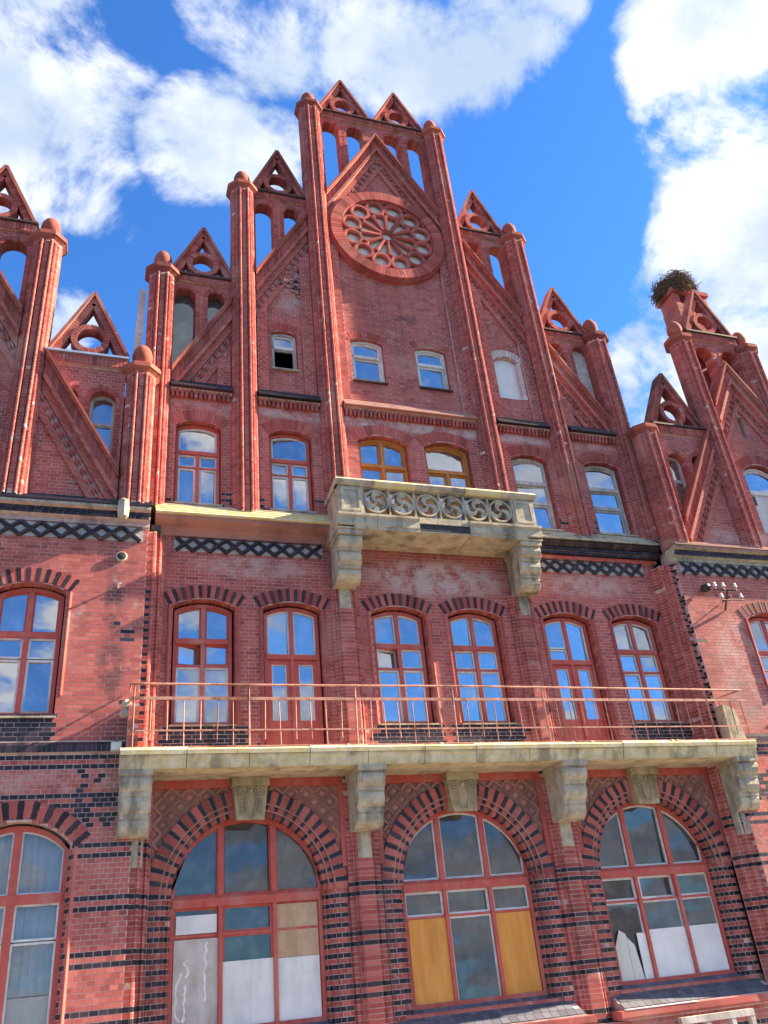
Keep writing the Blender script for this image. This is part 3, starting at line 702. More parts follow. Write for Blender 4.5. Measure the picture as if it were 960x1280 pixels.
for i in range(70):
    x = random.uniform(-6.2,6.2); r = random.uniform(.015,.05)
    lump.lathe([(r*.3,-r*.6),(r,-r*.2),(r*.8,r*.3),(r*.1,r*.6)], 6, (x,-1.0+random.uniform(-.05,.1),5.32), random.random())
lump.build('moss_clumps', M_LICHEN, bal, 'stuff')
def rail_path(z, x0=-6.25, x1=6.42): return [(x0,-.57,z),(x0,-1.0,z),(x1,-1.0,z)]
MB().tube([(-6.25,-1.0,6.43),(-3,-1.0,6.425),(0,-1.0,6.435),(3,-1.0,6.42),(6.46,-1.0,6.40)], .02, 7).build('top_rail', M_RUST, bal, smooth=True)
MB().tube([(-6.25,-.57,6.43),(-6.25,-1.0,6.43)], .018, 7).build('top_rail', M_RUST, bal); MB().tube([(6.44,-1.0,6.40),(5.98,-.57,6.30)], .018, 7).build('top_rail', M_RUST, bal)
MB().box(-6.26, 6.50, -1.012, -.988, 6.15, 6.20).build('middle_rail', M_RUST, bal); MB().box(-6.26, -6.235, -.988, -.57, 6.15, 6.20).build('middle_rail', M_RUST, bal)
MB().box(-6.26, 6.42, -1.010, -.992, 5.605, 5.63).build('lower_rail', M_RUST, bal)
MB().box(-6.26, 6.46, -1.03, -.97, 5.325, 5.345).build('foot_rail', M_RUST, bal)
x = -6.18; i = 0
while x < 6.45:
    j = random.gauss(0,.014); full = i % 7 == 0; long_ = i % 3 == 0
    r = .017 if full else .011
    MB().tube([(x+j,-1.0,6.42 if full else 6.16),(x,-1.0,5.33 if (long_ or full) else 5.45)], r, 5).build('baluster', M_RUST, bal)
    x += .278; i += 1
# stub of brick pier at one end, rendered block at the other
MB().box(-6.26, -6.085, -.86, -.555, 5.31, 6.12).build('brick_stub', M_MORTAR, bal)
st = MB()
for k in range(10):
    for j in range(2):
        if random.random() < .8: st.box(-6.255+.09*j, -6.255+.09*j+.082, -.868, -.6, 5.315+k*CH, 5.38+k*CH)
st.build('stub_bricks', M_MOULD, bal, 'stuff')
for (x, z, r) in ((-6.30,6.15,.09),(-6.34,5.98,.07),(-6.29,6.0,.08)):
    MB().lathe([(r*.3,-r),(r*.9,-r*.5),(r,.1*r),(r*.6,r*.8),(0.01,r)], 7, (x,-.72,z), x).build('rubble_lump', M_SOFFIT, bal)
MB().prism([(5.98,5.31),(6.38,5.31),(6.30,6.02),(6.18,6.08),(6.0,6.14)], -.84, -.56).build('rendered_block', M_STONE, bal)

# ---------- corbels
CP = [(-.98,5.0),(-.98,4.9),(-.92,4.885),(-.955,4.84),(-.965,4.77),(-.94,4.70),(-.88,4.655),(-.84,4.645),(-.84,4.585),(-.80,4.575),(-.82,4.53),(-.825,4.45),(-.79,4.37),(-.73,4.32),(-.70,4.31),(-.70,4.25),(-.655,4.24),(-.67,4.20),(-.66,4.11),(-.60,4.04),(-.52,4.0),(-.48,3.99)]
def corbel(x, hw, yback, ztop, ymap, zs, zb):
    pts = [(ymap(y), ztop+(z-5.0)*zs) for y, z in CP]
    o = MB().prism_x(pts+[(yback,pts[-1][1]),(yback,ztop)], x-hw, x+hw).build('corbel', M_STONE, BLD)
    for q in (-1, 1):                                          # raised cheek border
        b = MB(); path = [(x+q*(hw+.008), y+.05, z-.02) for y, z in pts[2:]]; b.tube(path, .016, 5); b.build('cheek_moulding', M_STONE, o)
    MB().box(x-hw-.03, x+hw+.03, ymap(-1.0), yback, ztop-.10*zs, ztop-.004).build('abacus', M_STONE, o)
    return o
for x in (-2.05, 2.05): corbel(x, .235, -.12, 5.0, lambda y: y, 1, 0)
for x in (-6.08, 6.10): corbel(x, .235, YW+.3 if x < 0 else -.1, 5.0, (lambda y: -.98+(y+.98)*.55) if x < 0 else (lambda y: -.98+(y+.98)*.8), 1, 0)
for x in (-2.07, 2.07): corbel(x, .235, -.1, 9.80, lambda y: -.92+(y+.98)*.98, 1.0, 0)
for x in (-2.07, 2.07):
    MB().box(x-.12, x+.12, -.165, .0, 8.35, 8.80).build('stone_pilaster_head', M_STONE, BLD)
for x in (-2.05, 2.05, -6.02, 6.0):
    MB().box(x-.125, x+.125, -.163 if abs(x) < 3 else -.47, .0, 3.55, 4.02).build('stone_pilaster_head', M_STONE, BLD)

# ---------- stone balcony of the attic storey
ub = MB().box(-2.28, 2.28, -.95, -.02, 9.82, 10.12).build('stone_balcony', M_SOFFIT, BLD)
xs = [-2.36,-1.5,-.55,.62,1.5,2.36]
for i, (a, b) in enumerate(zip(xs, xs[1:])):
    ye = -1.0
    if i == 2: MB().box(a+.004, b-.004, -.99, -.3, 10.02, 10.16).build('base_stone', M_STONE, ub); MB().box(a, b, -.965, -.3, 9.86, 10.02).build('exposed_iron_beam', M_IRON, ub)
    else: MB().prism_x([(-.3,9.80),(-.98,9.80),(-.98,9.86),(-1.01,9.88),(-1.01,10.04),(-1.06,10.08),(-1.06,10.13),(-.98,10.17),(-.3,10.17)], a+.004, b-.004).build('base_stone', M_STONE, ub)
    MB().prism_x([(-.78,10.83),(-1.0,10.83),(-1.05,10.87),(-1.08,10.93),(-1.05,10.98),(-.9,11.0),(-.76,10.96)], a+.003, b-.003).build('rail_stone', M_LICHEN if i % 2 else M_STONE, ub)
for q in (-1, 1):                                              # returns to the wall
    MB().prism_x([(-.98,10.83),(.05,10.83),(.05,10.97),(-.98,10.97)], q*2.34-.0 if q < 0 else 2.12, -2.12 if q < 0 else 2.34).build('rail_stone', M_STONE, ub)
    MB().box(min(q*2.30,q*2.16), max(q*2.30,q*2.16), -.75, .0, 10.13, 10.83).build('side_panel', M_STONE, ub)
    MB().box(min(q*2.36,q*2.0), max(q*2.36,q*2.0), -.98, .0, 9.83, 10.14).build('base_stone', M_STONE, ub)
    p = MB().box(min(q*2.30,q*1.75), max(q*2.30,q*1.75), -.97, -.75, 10.14, 10.85).build('pedestal', M_STONE, ub)
    MB().ring([(q*2.03-.22,10.22),(q*2.03+.22,10.22),(q*2.03+.22,10.78),(q*2.03-.22,10.78)], [(q*2.03-.16,10.28),(q*2.03+.16,10.28),(q*2.03+.16,10.72),(q*2.03-.16,10.72)], -.99, -.96).build('pedestal_frame', M_STONE, ub)
rd = MB(); Rr = .278
C24 = [(math.cos(2*PI*i/28), math.sin(2*PI*i/28)) for i in range(28)]
rd.ring([(Rr*a,Rr*b) for a,b in C24], [(Rr*.86*a,Rr*.86*b) for a,b in C24], -.10, .10)
for k in range(3):
    th = PI*.5+2*PI*k/3; A = []; B = []
    for i in range(13):
        t = i/12; ph = PI*t; c0 = .5*Rr*.9
        # half circle from the rim to the centre
        x = c0+c0*math.cos(ph); z = c0*math.sin(ph)*.95
        w = .012+.052*(1-t)**.7*1.25
        dx, dz = math.cos(ph), math.sin(ph)
        for L, sg in ((A,1),(B,-1)):
            xx, zz = x+sg*w*dx, z+sg*w*dz
            rr = math.hypot(xx,zz); 
            if rr > Rr*.93: xx, zz = xx*Rr*.93/rr, zz*Rr*.93/rr
            L.append((xx*math.cos(th)-zz*math.sin(th), xx*math.sin(th)+zz*math.cos(th)))
    for i in range(12): rd.prism([A[i],A[i+1],B[i+1],B[i]], -.085, .085)
RD = rd.mesh('tracery_roundel', M_STONE)
for i in range(6):
    o = bpy.data.objects.new('tracery_roundel', RD); link(o, ub); o.location = (-1.4575+.583*i, -.86, 10.50); o.rotation_euler = (0, .5+random.uniform(-.1,.1), 0)
for i in range(7):
    MB().box(-1.749+.583*i-.022, -1.749+.583*i+.022, -.95, -.77, 10.16, 10.85).build('tracery_post', M_STONE, ub)
    if i < 6:
        for zz in (10.16, 10.80): MB().box(-1.749+.583*i+.022, -1.749+.583*(i+1)-.022, -.93, -.79, zz, zz+.05).build('tracery_bar', M_STONE, ub)

# ---------- attic storey
ATX = [(-5.10,.47,0),(-3.05,.47,0),(-.81,.60,1),(.83,.57,1),(3.05,.47,2),(5.12,.48,2)]
holes = [arch_loop(x, h+.03, 10.70, 12.68 if st != 1 else 12.76, 12.82 if st != 1 else 12.93) for x, h, st in ATX]
wall([[(-5.95,10.3),(5.95,10.3),(5.95,13.66),(-5.95,13.66)]]+holes, 0, .36, 'flemish', lambda k, x: k*CH < 10.95 and random.random() < .3)
for x, h, st in ATX:
    reveal(x, h+.03, 10.70, 12.68 if st != 1 else 12.76, 12.82 if st != 1 else 12.93, 0, .28)
    sp, cr = (12.66, 12.79) if st != 1 else (12.74, 12.91); y = .20
    voussoirs(x, h+.05, sp+.02, cr+.05, .27, -.010, .1, 17, False, single=False)
    mf = (M_REDP, M_ORP, M_GRW)[st]; ms = (M_WHP, M_ORP, M_GRW)[st]
    w, f = window(x, h, 10.72, sp, cr, y, mf, .06, .12)
    tz = 12.0 if st != 1 else 12.1
    bar(w, x-h+.04, x+h-.04, y, tz, tz+.09, mf, .07)
    one = not (st == 1 and x < 0)
    if one: light(w, x-h+.05, x+h-.05, tz+.09, f, y+.01, ms, .045)
    else:
        bar(w, x-.035, x+.035, y, tz+.09, f(x), mf, .06, 'mullion')
        for a, b in ((x-h+.05,x-.035),(x+.035,x+h-.05)): light(w, a, b, tz+.09, f, y+.01, ms, .045)
    if st == 2:
        light(w, x-h+.05, x+h-.05, 11.52, tz, y+.01, ms, .045); light(w, x-h+.05, x+h-.05, 10.77, 11.46, y+.01, ms, .06); bar(w, x-h+.04, x+h-.04, y, 11.455, 11.525, mf, .04)
    else:
        bar(w, x-.035, x+.035, y, 10.77, tz, mf, .06, 'mullion')
        for a, b in ((x-h+.05,x-.035),(x+.035,x+h-.05)):
            light(w, a, b, 10.77, 11.66, y+.01, ms, .05); light(w, a, b, 11.69, tz, y+.01, ms, .04)
            bar(w, a, b, y, 11.655, 11.695, mf, .03)
    MB().prism_x([(.2,10.72),(-.07,10.66),(-.07,10.62),(.2,10.63)], x-h-.04, x+h+.04).build('window_sill', M_STONE, BLD)

# ---------- cornice at the foot of the gable
PX = [-6.05, -4.08, -2.02, 2.02, 4.08, 6.05]
for a, b in zip(PX, PX[1:]):
    x0, x1 = a+.30, b-.30
    c = MB().prism_x([(.2,13.56),(-.06,13.56),(-.10,13.60),(-.10,13.62),(.2,13.66)], x0, x1).build('gable_cornice', M_MORTAR, BLD)
    for i in range(3):
        MB().prism_x([(.2,13.62+.10*i),(-.21+.075*i,13.62+.10*i),(-.21+.075*i,13.655+.10*i),(-.135+.075*i,13.725+.10*i),(.2,13.725+.10*i)], x0-.003*i, x1+.003*i).build('cornice_tile_course', M_DARK if abs(a+b) > .1 else M_LATT, c)
    st = MB(); x = x0+.02
    while x < x1-.05:
        st.box(x, x+.062, -.095, .05, 13.40, 13.60); x += .102
    st.build('dentil_bricks', M_MOULD, c, 'stuff')

# ---------- gable wall with its windows
L = lambda u: 24.26-1.745*abs(u)
GWX = [(-3.07,.31,14.66,15.80,15.87),(-.92,.42,14.62,15.90,15.99),(.83,.42,14.64,15.90,15.99),(3.03,.37,14.64,15.86,16.03)]
holes = [arch_loop(x,h+.02,a-.02,b+.01,c+.02,8) for x,h,a,b,c in GWX]
wall([[(-5.95,13.66),(5.95,13.66),(5.95,L(5.95)-.05),(0,23.95),(-5.95,L(5.95)-.05)]]+holes, .10, .3, 'flemish')
for i, (x, h, a, b, c) in enumerate(GWX):
    voussoirs(x, h+.03, b+.02, c+.05, .22, .088, .2, 13, False, single=False, m=M_WHITEB if i == 3 else None)
    y = .24
    if i < 3: reveal(x, h+.02, a-.02, b+.01, c+.02, .10, .30)
    if i == 3:
        w = MB().tess([arch_loop(x,h+.015,a-.01,b,c+.01,8)], .2, .26).build('blocked_window', M_WHB, BLD)
        s2 = MB()
        for k in range(16): s2.box(x+h-.06, x+h+.06, .085, .2, a+.02+k*CH, a+.085+k*CH)
        for k in range(15): s2.box(x-h-.06, x-h-.0, .085, .2, a+.02+k*CH, a+.085+k*CH)
        s2.build('white_jamb_bricks', M_WHITEB, w, 'stuff'); continue
    w, f = window(x, h, a, b, c, y, M_WHP if i else M_GRW, .06, .12)
    tz = a+(c-a)*.62
    bar(w, x-h+.04, x+h-.04, y, tz-.04, tz+.04, M_WHP, .06)
    light(w, x-h+.05, x+h-.05, tz+.04, f, y+.01, M_WHP, .05)
    light(w, x-h+.05, x+h-.05, a+.05, tz-.04, y+.01, M_WHP if i else M_GRW, .06 if i else .03, pane=i > 0)
    MB().box(x-h-.03, x+h+.03, .02, .3, a-.045, a-.004).build('window_sill', M_SLATE if i else M_STONE, BLD)
for a, b in ((-5.70,-5.45),(-4.70,-4.40),(-3.75,-3.50),(-2.60,-2.33),(-1.72,-1.50)):
    for sg in (1, -1):
        u0, u1 = min(sg*a,sg*b), max(sg*a,sg*b)
        t0, t1 = L(u0)-1.5, L(u1)-1.5
        if min(t0,t1) < 14.2: continue
        wall([[(u0,13.86),(u1,13.86),(u1,t1),(u0,t0)]], .015, .10, 'header', name='frame_strip', m=M_MOULD)

# ---------- raking mouldings
def rake(u0, u1, LL, y, name='raking_coping', scale=1.):
    """mouldings that climb the gable between two piers: coping, soldier bricks, roll, dogtooth, plain band"""
    def band(v0, v1, y0, y1): return MB().prism([(u0,LL(u0)-v1),(u1,LL(u1)-v1),(u1,LL(u1)-v0),(u0,LL(u0)-v0)], y0, y1)
    MBD = M_BANDL if LL(u1) > LL(u0) else M_BANDR
    o = band(.0, .10, y-.24, y+.32).build(name, M_PALE, BLD)
    band(.10, .17, y-.20, y+.28).build('under_coping', MBD, o)
    band(.17, .56, y-.10, y+.28).build('mortar_bed', M_MORTAR, o)
    n = int(abs(u1-u0)/.042); st = MB()
    for i in range(n):
        a, b = u0+(u1-u0)*(i+.07)/n, u0+(u1-u0)*(i+.93)/n
        # bricks stand square to the slope
        d = 1 if LL(u1) > LL(u0) else -1; sh = .17*d
        st.prism([(a+sh*.9,LL(a)-.54+.0),(b+sh*.9,LL(b)-.54),(b,LL(b)-.19),(a,LL(a)-.19)] if False else [(a,LL(a)-.55),(b,LL(b)-.55),(b,LL(b)-.18),(a,LL(a)-.18)], y-.115, y)
    st.build('rake_bricks', M_MOULD, o, 'stuff')
    band(.56, .72, y-.17, y+.1).build('roll_moulding', MBD, o)
    band(.72, 1.02, y-.07, y+.1).build('plain_band', MBD, o)
    band(1.02, 1.34, y-.01, y+.1).build('dogtooth_bed', M_MORTAR, o)
    st = MB(); n = int(abs(u1-u0)/.058)
    for r in range(2):
        for i in range(n):
            if (i+r) % 2: continue
            a, b = u0+(u1-u0)*i/n, u0+(u1-u0)*(i+1)/n
            v = 1.05+.14*r; st.prism([(a,LL(a)-v-.12),(b,LL(b)-v-.12),(b,LL(b)-v),(a,LL(a)-v)], y-.06, y)
    st.build('dogtooth_bricks', M_MOULD, o, 'stuff')
    band(1.34, 1.62, y-.05, y+.1).build('plain_band', MBD, o)
    return o
for a, b in ((-5.74,-4.38),(-3.76,-2.34),(-1.71,0)):
    rake(a, b, L, .1); rake(-b, -a, L, .1)

# ---------- piers
hp = [(0,-.322),(.048,-.322),(.058,-.285),(.068,-.285),(.074,-.345),(.092,-.366),(.114,-.366),(.130,-.345),(.134,-.265),(.165,-.265),(.172,-.282),(.205,-.275),(.210,-.205),(.255,-.20),(.30,-.125),(.30,.13),(.13,.30)]
PP = [(-x,y) for x,y in reversed(hp[1:])]+hp[1:]               # left back corner round the front to the right back corner
npp = len(PP)
def pier(x, yc, z0, z1, cap=True, fin=True):
    sp = [[(0,2),(2,5),(5,9),(9,15),(15,16),(16,22),(22,26),(26,29),(29,31),(31,32)],[(0,1),(1,4),(4,7),(7,12),(12,15),(15,16),(16,19),(19,24),(24,27),(27,30),(30,32)]]
    o = column('pier', PP, z0, z1, sp, (x,yc), None, True)
    c = MB().lathe([(.31,-.04),(.34,.05),(.41,.11),(.44,.13),(.44,.21),(.425,.225),(.425,.26),(.37,.285),(.20,.315),(.10,.32)], 8, (x,yc,z1), PI/8).build('capital', M_PALE, o)
    if fin: MB().lathe([(.17,-.10),(.13,-.04),(.12,0),(.135,.05),(.185,.11),(.215,.20),(.222,.29),(.20,.40),(.15,.50),(.085,.57),(.02,.60)], 14, (x,yc,z1+.40)).build('finial', M_PALE, o, smooth=True)
    return o
YC = .09
for x, zt in zip(PX, (16.95,20.5,24.75,24.75,20.5,16.95)): pier(x, YC, 10.45, zt)
# ---------- wing gables
YG = YW+.08
for s in (-1, 1):
    LW = lambda u: 16.35-1.745*abs(abs(u)-9.8)
    xi, xo = s*6.10, s*13.5
    hole = arch_loop(s*9.8, .56, 10.75, 12.66, 12.92, 10); slit = [(s*9.8-.11,13.8),(s*9.8+.11,13.8),(s*9.8+.11,14.55),(s*9.8-.11,14.55)]
    wall([[(min(xi,xo),10.1),(max(xi,xo),10.1),(max(xi,xo),LW(max(xi,xo))-.1),(s*9.8,16.1),(min(xi,xo),LW(min(xi,xo))-.1)],hole,slit], YG, .4, 'flemish')
    reveal(s*9.8, .56, 10.75, 12.66, 12.92, YG, YG+.28)
    voussoirs(s*9.8, .58, 12.66, 12.96, .26, YG-.01, YG+.1, 17, False, single=False)
    w, f = window(s*9.8, .54, 10.78, 12.62, 12.88, YG+.2, M_WHP, .06, .12)
    bar(w, s*9.8-.5, s*9.8+.5, YG+.2, 12.02, 12.14, M_WHP, .08)
    light(w, s*9.8-.49, s*9.8+.49, 12.14, f, YG+.21, M_WHP, .05)
    if s > 0:
        bw = MB().box(s*9.8-.50, s*9.8+.50, YG+.16, YG+.26, 10.82, 12.02).build('blocked_lower_light', M_WHITEB, w)
        MB().box(s*9.8-.48, s*9.8-.30, YG+.15, YG+.2, 11.70, 11.98).build('dark_gap_patch', M_IRON, w)  # solid black box, its colour imitates the darkness of an open gap
    else:
        for a, b in ((s*9.8-.49,s*9.8-.03),(s*9.8+.03,s*9.8+.49)): light(w, a, b, 10.83, 12.02, YG+.21, M_WHP, .05)
    for x, zt in ((6.40,13.42),(8.64,16.92),(10.96,16.92),(13.2,13.42)): pier(s*x, YG+.08, 10.2, zt, fin=not (s > 0 and x < 7))
    for a, b in ((6.72,8.34),(8.94,9.8),(9.8,10.66),(11.26,12.9)):
        rake(min(s*a,s*b), max(s*a,s*b), LW, YG)

# ---------- openwork screens between the piers
def screen(u0, u1, LL, top, arches, y, th=.34, name='openwork_screen'):
    """wall above the rake, cut by round-headed openings that stand on the coping"""
    P = [(u0,top),(u1,top)][::-1]
    bottom = []
    for cx, hw, cr in sorted(arches):
        a, b = cx-hw, cx+hw; spz = cr-hw
        bottom += [(a,min(LL(a)-.1,spz-.02))]+[(cx-hw*math.cos(PI*i/12), spz+hw*math.sin(PI*i/12)) for i in range(13)]+[(b,min(LL(b)-.1,spz-.02))]
    poly = [(u1,top),(u0,top),(u0,LL(u0)-.1)]+bottom+[(u1,LL(u1)-.1)]
    # keep the lower edge on the rake between openings
    if u0 < 0 < u1 or (LL(u0) < LL((u0+u1)/2) > LL(u1)):
        pk = (u0+u1)/2; idx = [i for i,p in enumerate(poly) if p[0] > pk and i > 2][0]; poly.insert(idx, (pk, LL(pk)-.1))
    o = MB().tess([poly], y, y+th).build(name, M_MORTAR, BLD)
    bricks_mesh('brickwork', lay([poly], 'header'), y, M_BRICK, o)
    for cx, hw, cr in arches:
        st = MB()
        nv = 15
        for i in range(nv): st.wedge((cx,cr-hw), PI*i/nv+.012, PI*(i+1)/nv-.012, hw-.004, hw+.11, y-.012, y+th+.002)
        st.build('arch_bricks', M_MOULD, o, 'stuff')
        st = MB(); k = int((LL(cx)-1)/CH)
        for kk in range(k, int((cr-hw)/CH)):
            for q in (-1, 1):
                z = kk*CH
                if z < LL(cx+q*hw)-.1: continue
                w = .105 if kk % 2 else .09
                st.box(min(cx+q*(hw-.004),cx+q*(hw+w)), max(cx+q*(hw-.004),cx+q*(hw+w)), y-.011, y+th+.002, z+.004, z+CH-.004)
        if st.v: st.build('jamb_bricks', M_MOULD, o, 'stuff')
    return o
def crest_cornice(u0, u1, z, y, m=None, h=.30):
    c = MB().box(u0, u1, y-.06, y+.40, z, z+h-.12).build('screen_cornice', M_MORTAR, BLD)
    st = MB(); x = u0+.01
    while x < u1-.05: st.box(x, x+.062, y-.085, y+.0, z+.01, z+h-.13); x += .078
    st.build('soldier_bricks', M_MOULD, c, 'stuff')
    MB().prism_x([(y+.45,z+h-.12),(y-.14,z+h-.12),(y-.14,z+h-.07),(y-.02,z+h),(y+.40,z+h)], u0-.02, u1+.02).build('coping_slab', m or M_SLATE, c)
    return c
def cresting(cx, base, hw, h, y, cap=M_PALE):
    """pierced triangle: two raking arms of brick round an open ring"""
    th = .27; o = MB(); sl = h/hw
    apex = (cx, base+h)
    body = MB(); wv = .30
    o = None
    for q in (-1, 1):
        A, B = (cx+q*hw, base), apex
        # coping strip
        n = Vector((sl*q,0,1)).normalized(); d = Vector((q*hw,0,-h)).normalized()
        def pt(t, off): p = Vector((B[0],0,B[1]))+d*t+n*off; return (p.x,p.z)
        Ln = math.hypot(hw,h)
        body.prism([pt(0,-.02),pt(Ln,-.02),pt(Ln,.05),pt(-.03,.05)], y-.06, y+th+.06)
    o = body.build('cresting', cap, BLD)
    st = MB()
    for q in (-1, 1):
        n = Vector((sl*q,0,1)).normalized(); d = Vector((q*hw,0,-h)).normalized(); Ln = math.hypot(hw,h)
        def pt(t, off): p = Vector((apex[0],0,apex[1]))+d*t+n*off; return (p.x,p.z)
        k = int(Ln/.0775)
        for i in range(k):
            a, b = Ln*i/k+.004, Ln*(i+1)/k-.004; t = .165
            P = [pt(a,-.02),pt(b,-.02),pt(b,-t),pt(a,-t)]
            # trim what would cross the axis or the base
            if i < 3: P = [(x if q*(x-cx) > 0 else cx, z) for x, z in P]
            P = [(x, max(z,base)) for x, z in P]
            st.prism(P, y, y+th)
    R = .40; rc = (cx, base+.41); nv = 30
    for i in range(nv): st.wedge(rc, 2*PI*i/nv+.012, 2*PI*(i+1)/nv-.012, .27, R, y-.02, y+th-.01)
    st.build('crest_bricks', M_MOULD, o, 'stuff')
    C = [(math.cos(2*PI*i/30), math.sin(2*PI*i/30)) for i in range(30)]
    MB().ring([(rc[0]+(R-.008)*a,rc[1]+(R-.008)*b) for a,b in C], [(rc[0]+.278*a,rc[1]+.278*b) for a,b in C], y+.02, y+th-.02).build('crest_ring', M_MORTAR, o)
    return o
YS = .10
screen(-1.74, 1.74, L, 24.85, [(-1.37,.27,24.62),(-.60,.27,24.62),(.60,.27,24.62),(1.37,.27,24.62)], YS)
crest_cornice(-1.74, 1.74, 24.85, YS)
cresting(-.90, 25.15, .82, 1.65, YS); cresting(.90, 25.15, .82, 1.65, YS)
for sg in (-1, 1):
    for (u0, u1, top, ar, tx, hh) in ((-3.80,-2.32,20.62,[(-3.48,.25,20.42),(-2.72,.22,20.42)],-3.06,1.78),(-5.82,-4.34,17.05,[(-5.50,.27,16.86),(-4.74,.21,16.86)],-5.08,1.65)):
        a, b = min(sg*u0*-1,sg*u1*-1), max(sg*u0*-1,sg*u1*-1)
        if sg < 0: a, b = u0, u1
        else: a, b = -u1, -u0
        arr = [((c if sg < 0 else -c),h,z) for c,h,z in ar]
        screen(a, b, L, top, arr, YS); crest_cornice(a-.02, b+.02, top, YS)
        cresting(tx if sg < 0 else -tx, top+.30, .77, hh, YS)
        if top < 18:                                           # the lowest openings are glazed or walled up
            for (c,h,z) in arr:
                if sg < 0:
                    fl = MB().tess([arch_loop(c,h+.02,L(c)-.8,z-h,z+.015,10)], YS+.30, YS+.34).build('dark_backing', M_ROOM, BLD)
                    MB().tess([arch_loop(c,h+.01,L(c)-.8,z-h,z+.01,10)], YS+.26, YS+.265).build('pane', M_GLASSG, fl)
                    if abs(c) > 5.2: MB().lathe([(.27,0),(.27,.01)], 24, (0,0,0)).build('pale_reflection_disc', M_GRIT, fl, loc=(c+.02,YS+.285,15.72), rot=(PI/2,0,0))  # pale grey disc stands in for a round reflection in this pane
                else:
                    fl = MB().tess([arch_loop(c,h+.02,L(c)-.8,z-h,z+.015,10)], YS+.2, YS+.3).build('walled_opening', M_MORTAR, BLD)
                    bricks_mesh('white_brickwork', lay([arch_loop(c,h+.01,L(c)-.8,z-h,z,10)], 'flemish'), YS+.2, M_WHITEB, fl)
LW = lambda u: 16.35-1.745*abs(abs(u)-9.8)
YSW = YG
for s in (-1, 1):
    for (a, b, top, ar, tx) in ((6.72,8.34,13.60,[(7.14,.26,13.0),(7.86,.22,13.0)],7.52),(8.94,10.66,17.25,[(9.34,.29,17.0),(10.26,.29,17.0)],9.8),(11.26,12.9,13.60,[(12.46,.26,13.0),(11.74,.22,13.0)],12.08)):
        u0, u1 = min(s*a,s*b), max(s*a,s*b)
        arr = [(s*c,h,z) for c,h,z in ar]
        screen(u0, u1, LW, top, arr, YSW)
        crest_cornice(u0-.02, u1+.02, top, YSW, M_SHEET if (s < 0 and a < 7) else None, .36)
        cresting(s*tx, top+.36, .80, 1.72, YSW)
        if top < 14:
            for (c,h,z) in arr:
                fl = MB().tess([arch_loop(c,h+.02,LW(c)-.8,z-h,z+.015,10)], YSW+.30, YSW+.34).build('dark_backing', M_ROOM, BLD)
                if abs(abs(c)-7.14) < .1:
                    w, f = window(c, h+.01, LW(c)-.5, z-h, z+.008, YSW+.22, M_GRW if s < 0 else M_WHP, .05, .08)
                    mid = z-.75; bar(w, c-h+.03, c+h-.03, YSW+.22, mid-.02, mid+.02, M_GRW, .03)
                    light(w, c-h+.04, c+h-.04, mid+.02, f, YSW+.225, M_GRW, .03); light(w, c-h+.04, c+h-.04, LW(c)-.45, mid-.02, YSW+.225, M_GRW, .03)

# ---------- rose window
RC = (0., 19.88)
def circ(c, r, n=32): return [(c[0]+r*math.cos(2*PI*i/n), c[1]+r*math.sin(2*PI*i/n)) for i in range(n)]
rose = MB().ring(circ(RC,1.66,64), circ(RC,1.37,64), -.11, .15).build('rose_window', M_MORTAR, BLD)
st = MB()
for i in range(96): st.wedge(RC, 2*PI*i/96+.0025, 2*PI*(i+1)/96-.0025, 1.36, 1.67, -.12+random.gauss(0,.001), .12)
st.build('ring_bricks', M_MOULD, rose, 'stuff')
MB().ring(circ(RC,1.74,64), circ(RC,1.67,64), -.03, .12).build('outer_moulding', M_MOULD, rose)
MB().add([(x,.075,z) for x,z in circ(RC,1.4,48)], [tuple(range(48))]).build('infill', M_TANP, rose)
def torus(mb, c, R, y, r, n=20): mb.tube([(c[0]+R*math.cos(2*PI*i/n), y, c[1]+R*math.sin(2*PI*i/n)) for i in range(n)], r, 6, True)
t = MB(); torus(t, RC, 1.36, .0, .05, 48); t.build('inner_roll', M_MOULD, rose, smooth=True)
pet = MB(); torus(pet, (0,0), .25, 0, .066, 18); PET = pet.mesh('petal_ring', M_MOULD, True)
spk = MB(); spk.tube([(.22,0,0),(.78,0,0)], [.05,.075], 6); spk.tube([(.72,0,0),(.86,0,.12)], .062, 6); spk.tube([(.72,0,0),(.86,0,-.12)], .062, 6); SPK = spk.mesh('spoke', M_MOULD, True)
for i in range(12):
    a = 2*PI*(i+.5)/12
    o = bpy.data.objects.new('petal_ring', PET); link(o, rose); o.location = (RC[0]+1.07*math.cos(a), -.01, RC[1]+1.07*math.sin(a))
    o = bpy.data.objects.new('spoke', SPK); link(o, rose); o.location = (RC[0], -.01, RC[1]); o.rotation_euler = (0, -2*PI*i/12, 0)
t = MB(); torus(t, RC, .2, .02, .06, 16); t.build('hub_ring', M_MOULD, rose, smooth=True)

# ---------- broken patch of brick beside the rose, board behind the low pier
for mm, nn in ((M_LATT, 150), (M_MORTAR, 90), (M_DARK, 40)):
    st = MB()
    for i in range(nn):
        a = random.uniform(-.5,PI*.95); r = random.gauss(.50,.15); x = -2.93+r*math.cos(a)*.95; z = 17.30+r*math.sin(a)*1.35
        if not (-3.72 < x < -2.36) or z > L(x)-1.2: continue
        w, h = random.uniform(.02,.075), random.uniform(.015,.04)
        st.prism([(x-w,z-h),(x+w,z-h+random.gauss(0,.02)),(x+w*.8,z+h),(x-w*.9,z+h+random.gauss(0,.02))], .10-random.uniform(.01,.07), .12)
    st.build('crumbled_brick', mm, BLD, 'stuff')
MB().prism([(-6.62,13.9),(-6.44,13.9),(-6.40,16.9),(-6.56,16.95)], .42, .48).build('flaking_board', M_WHP, BLD)

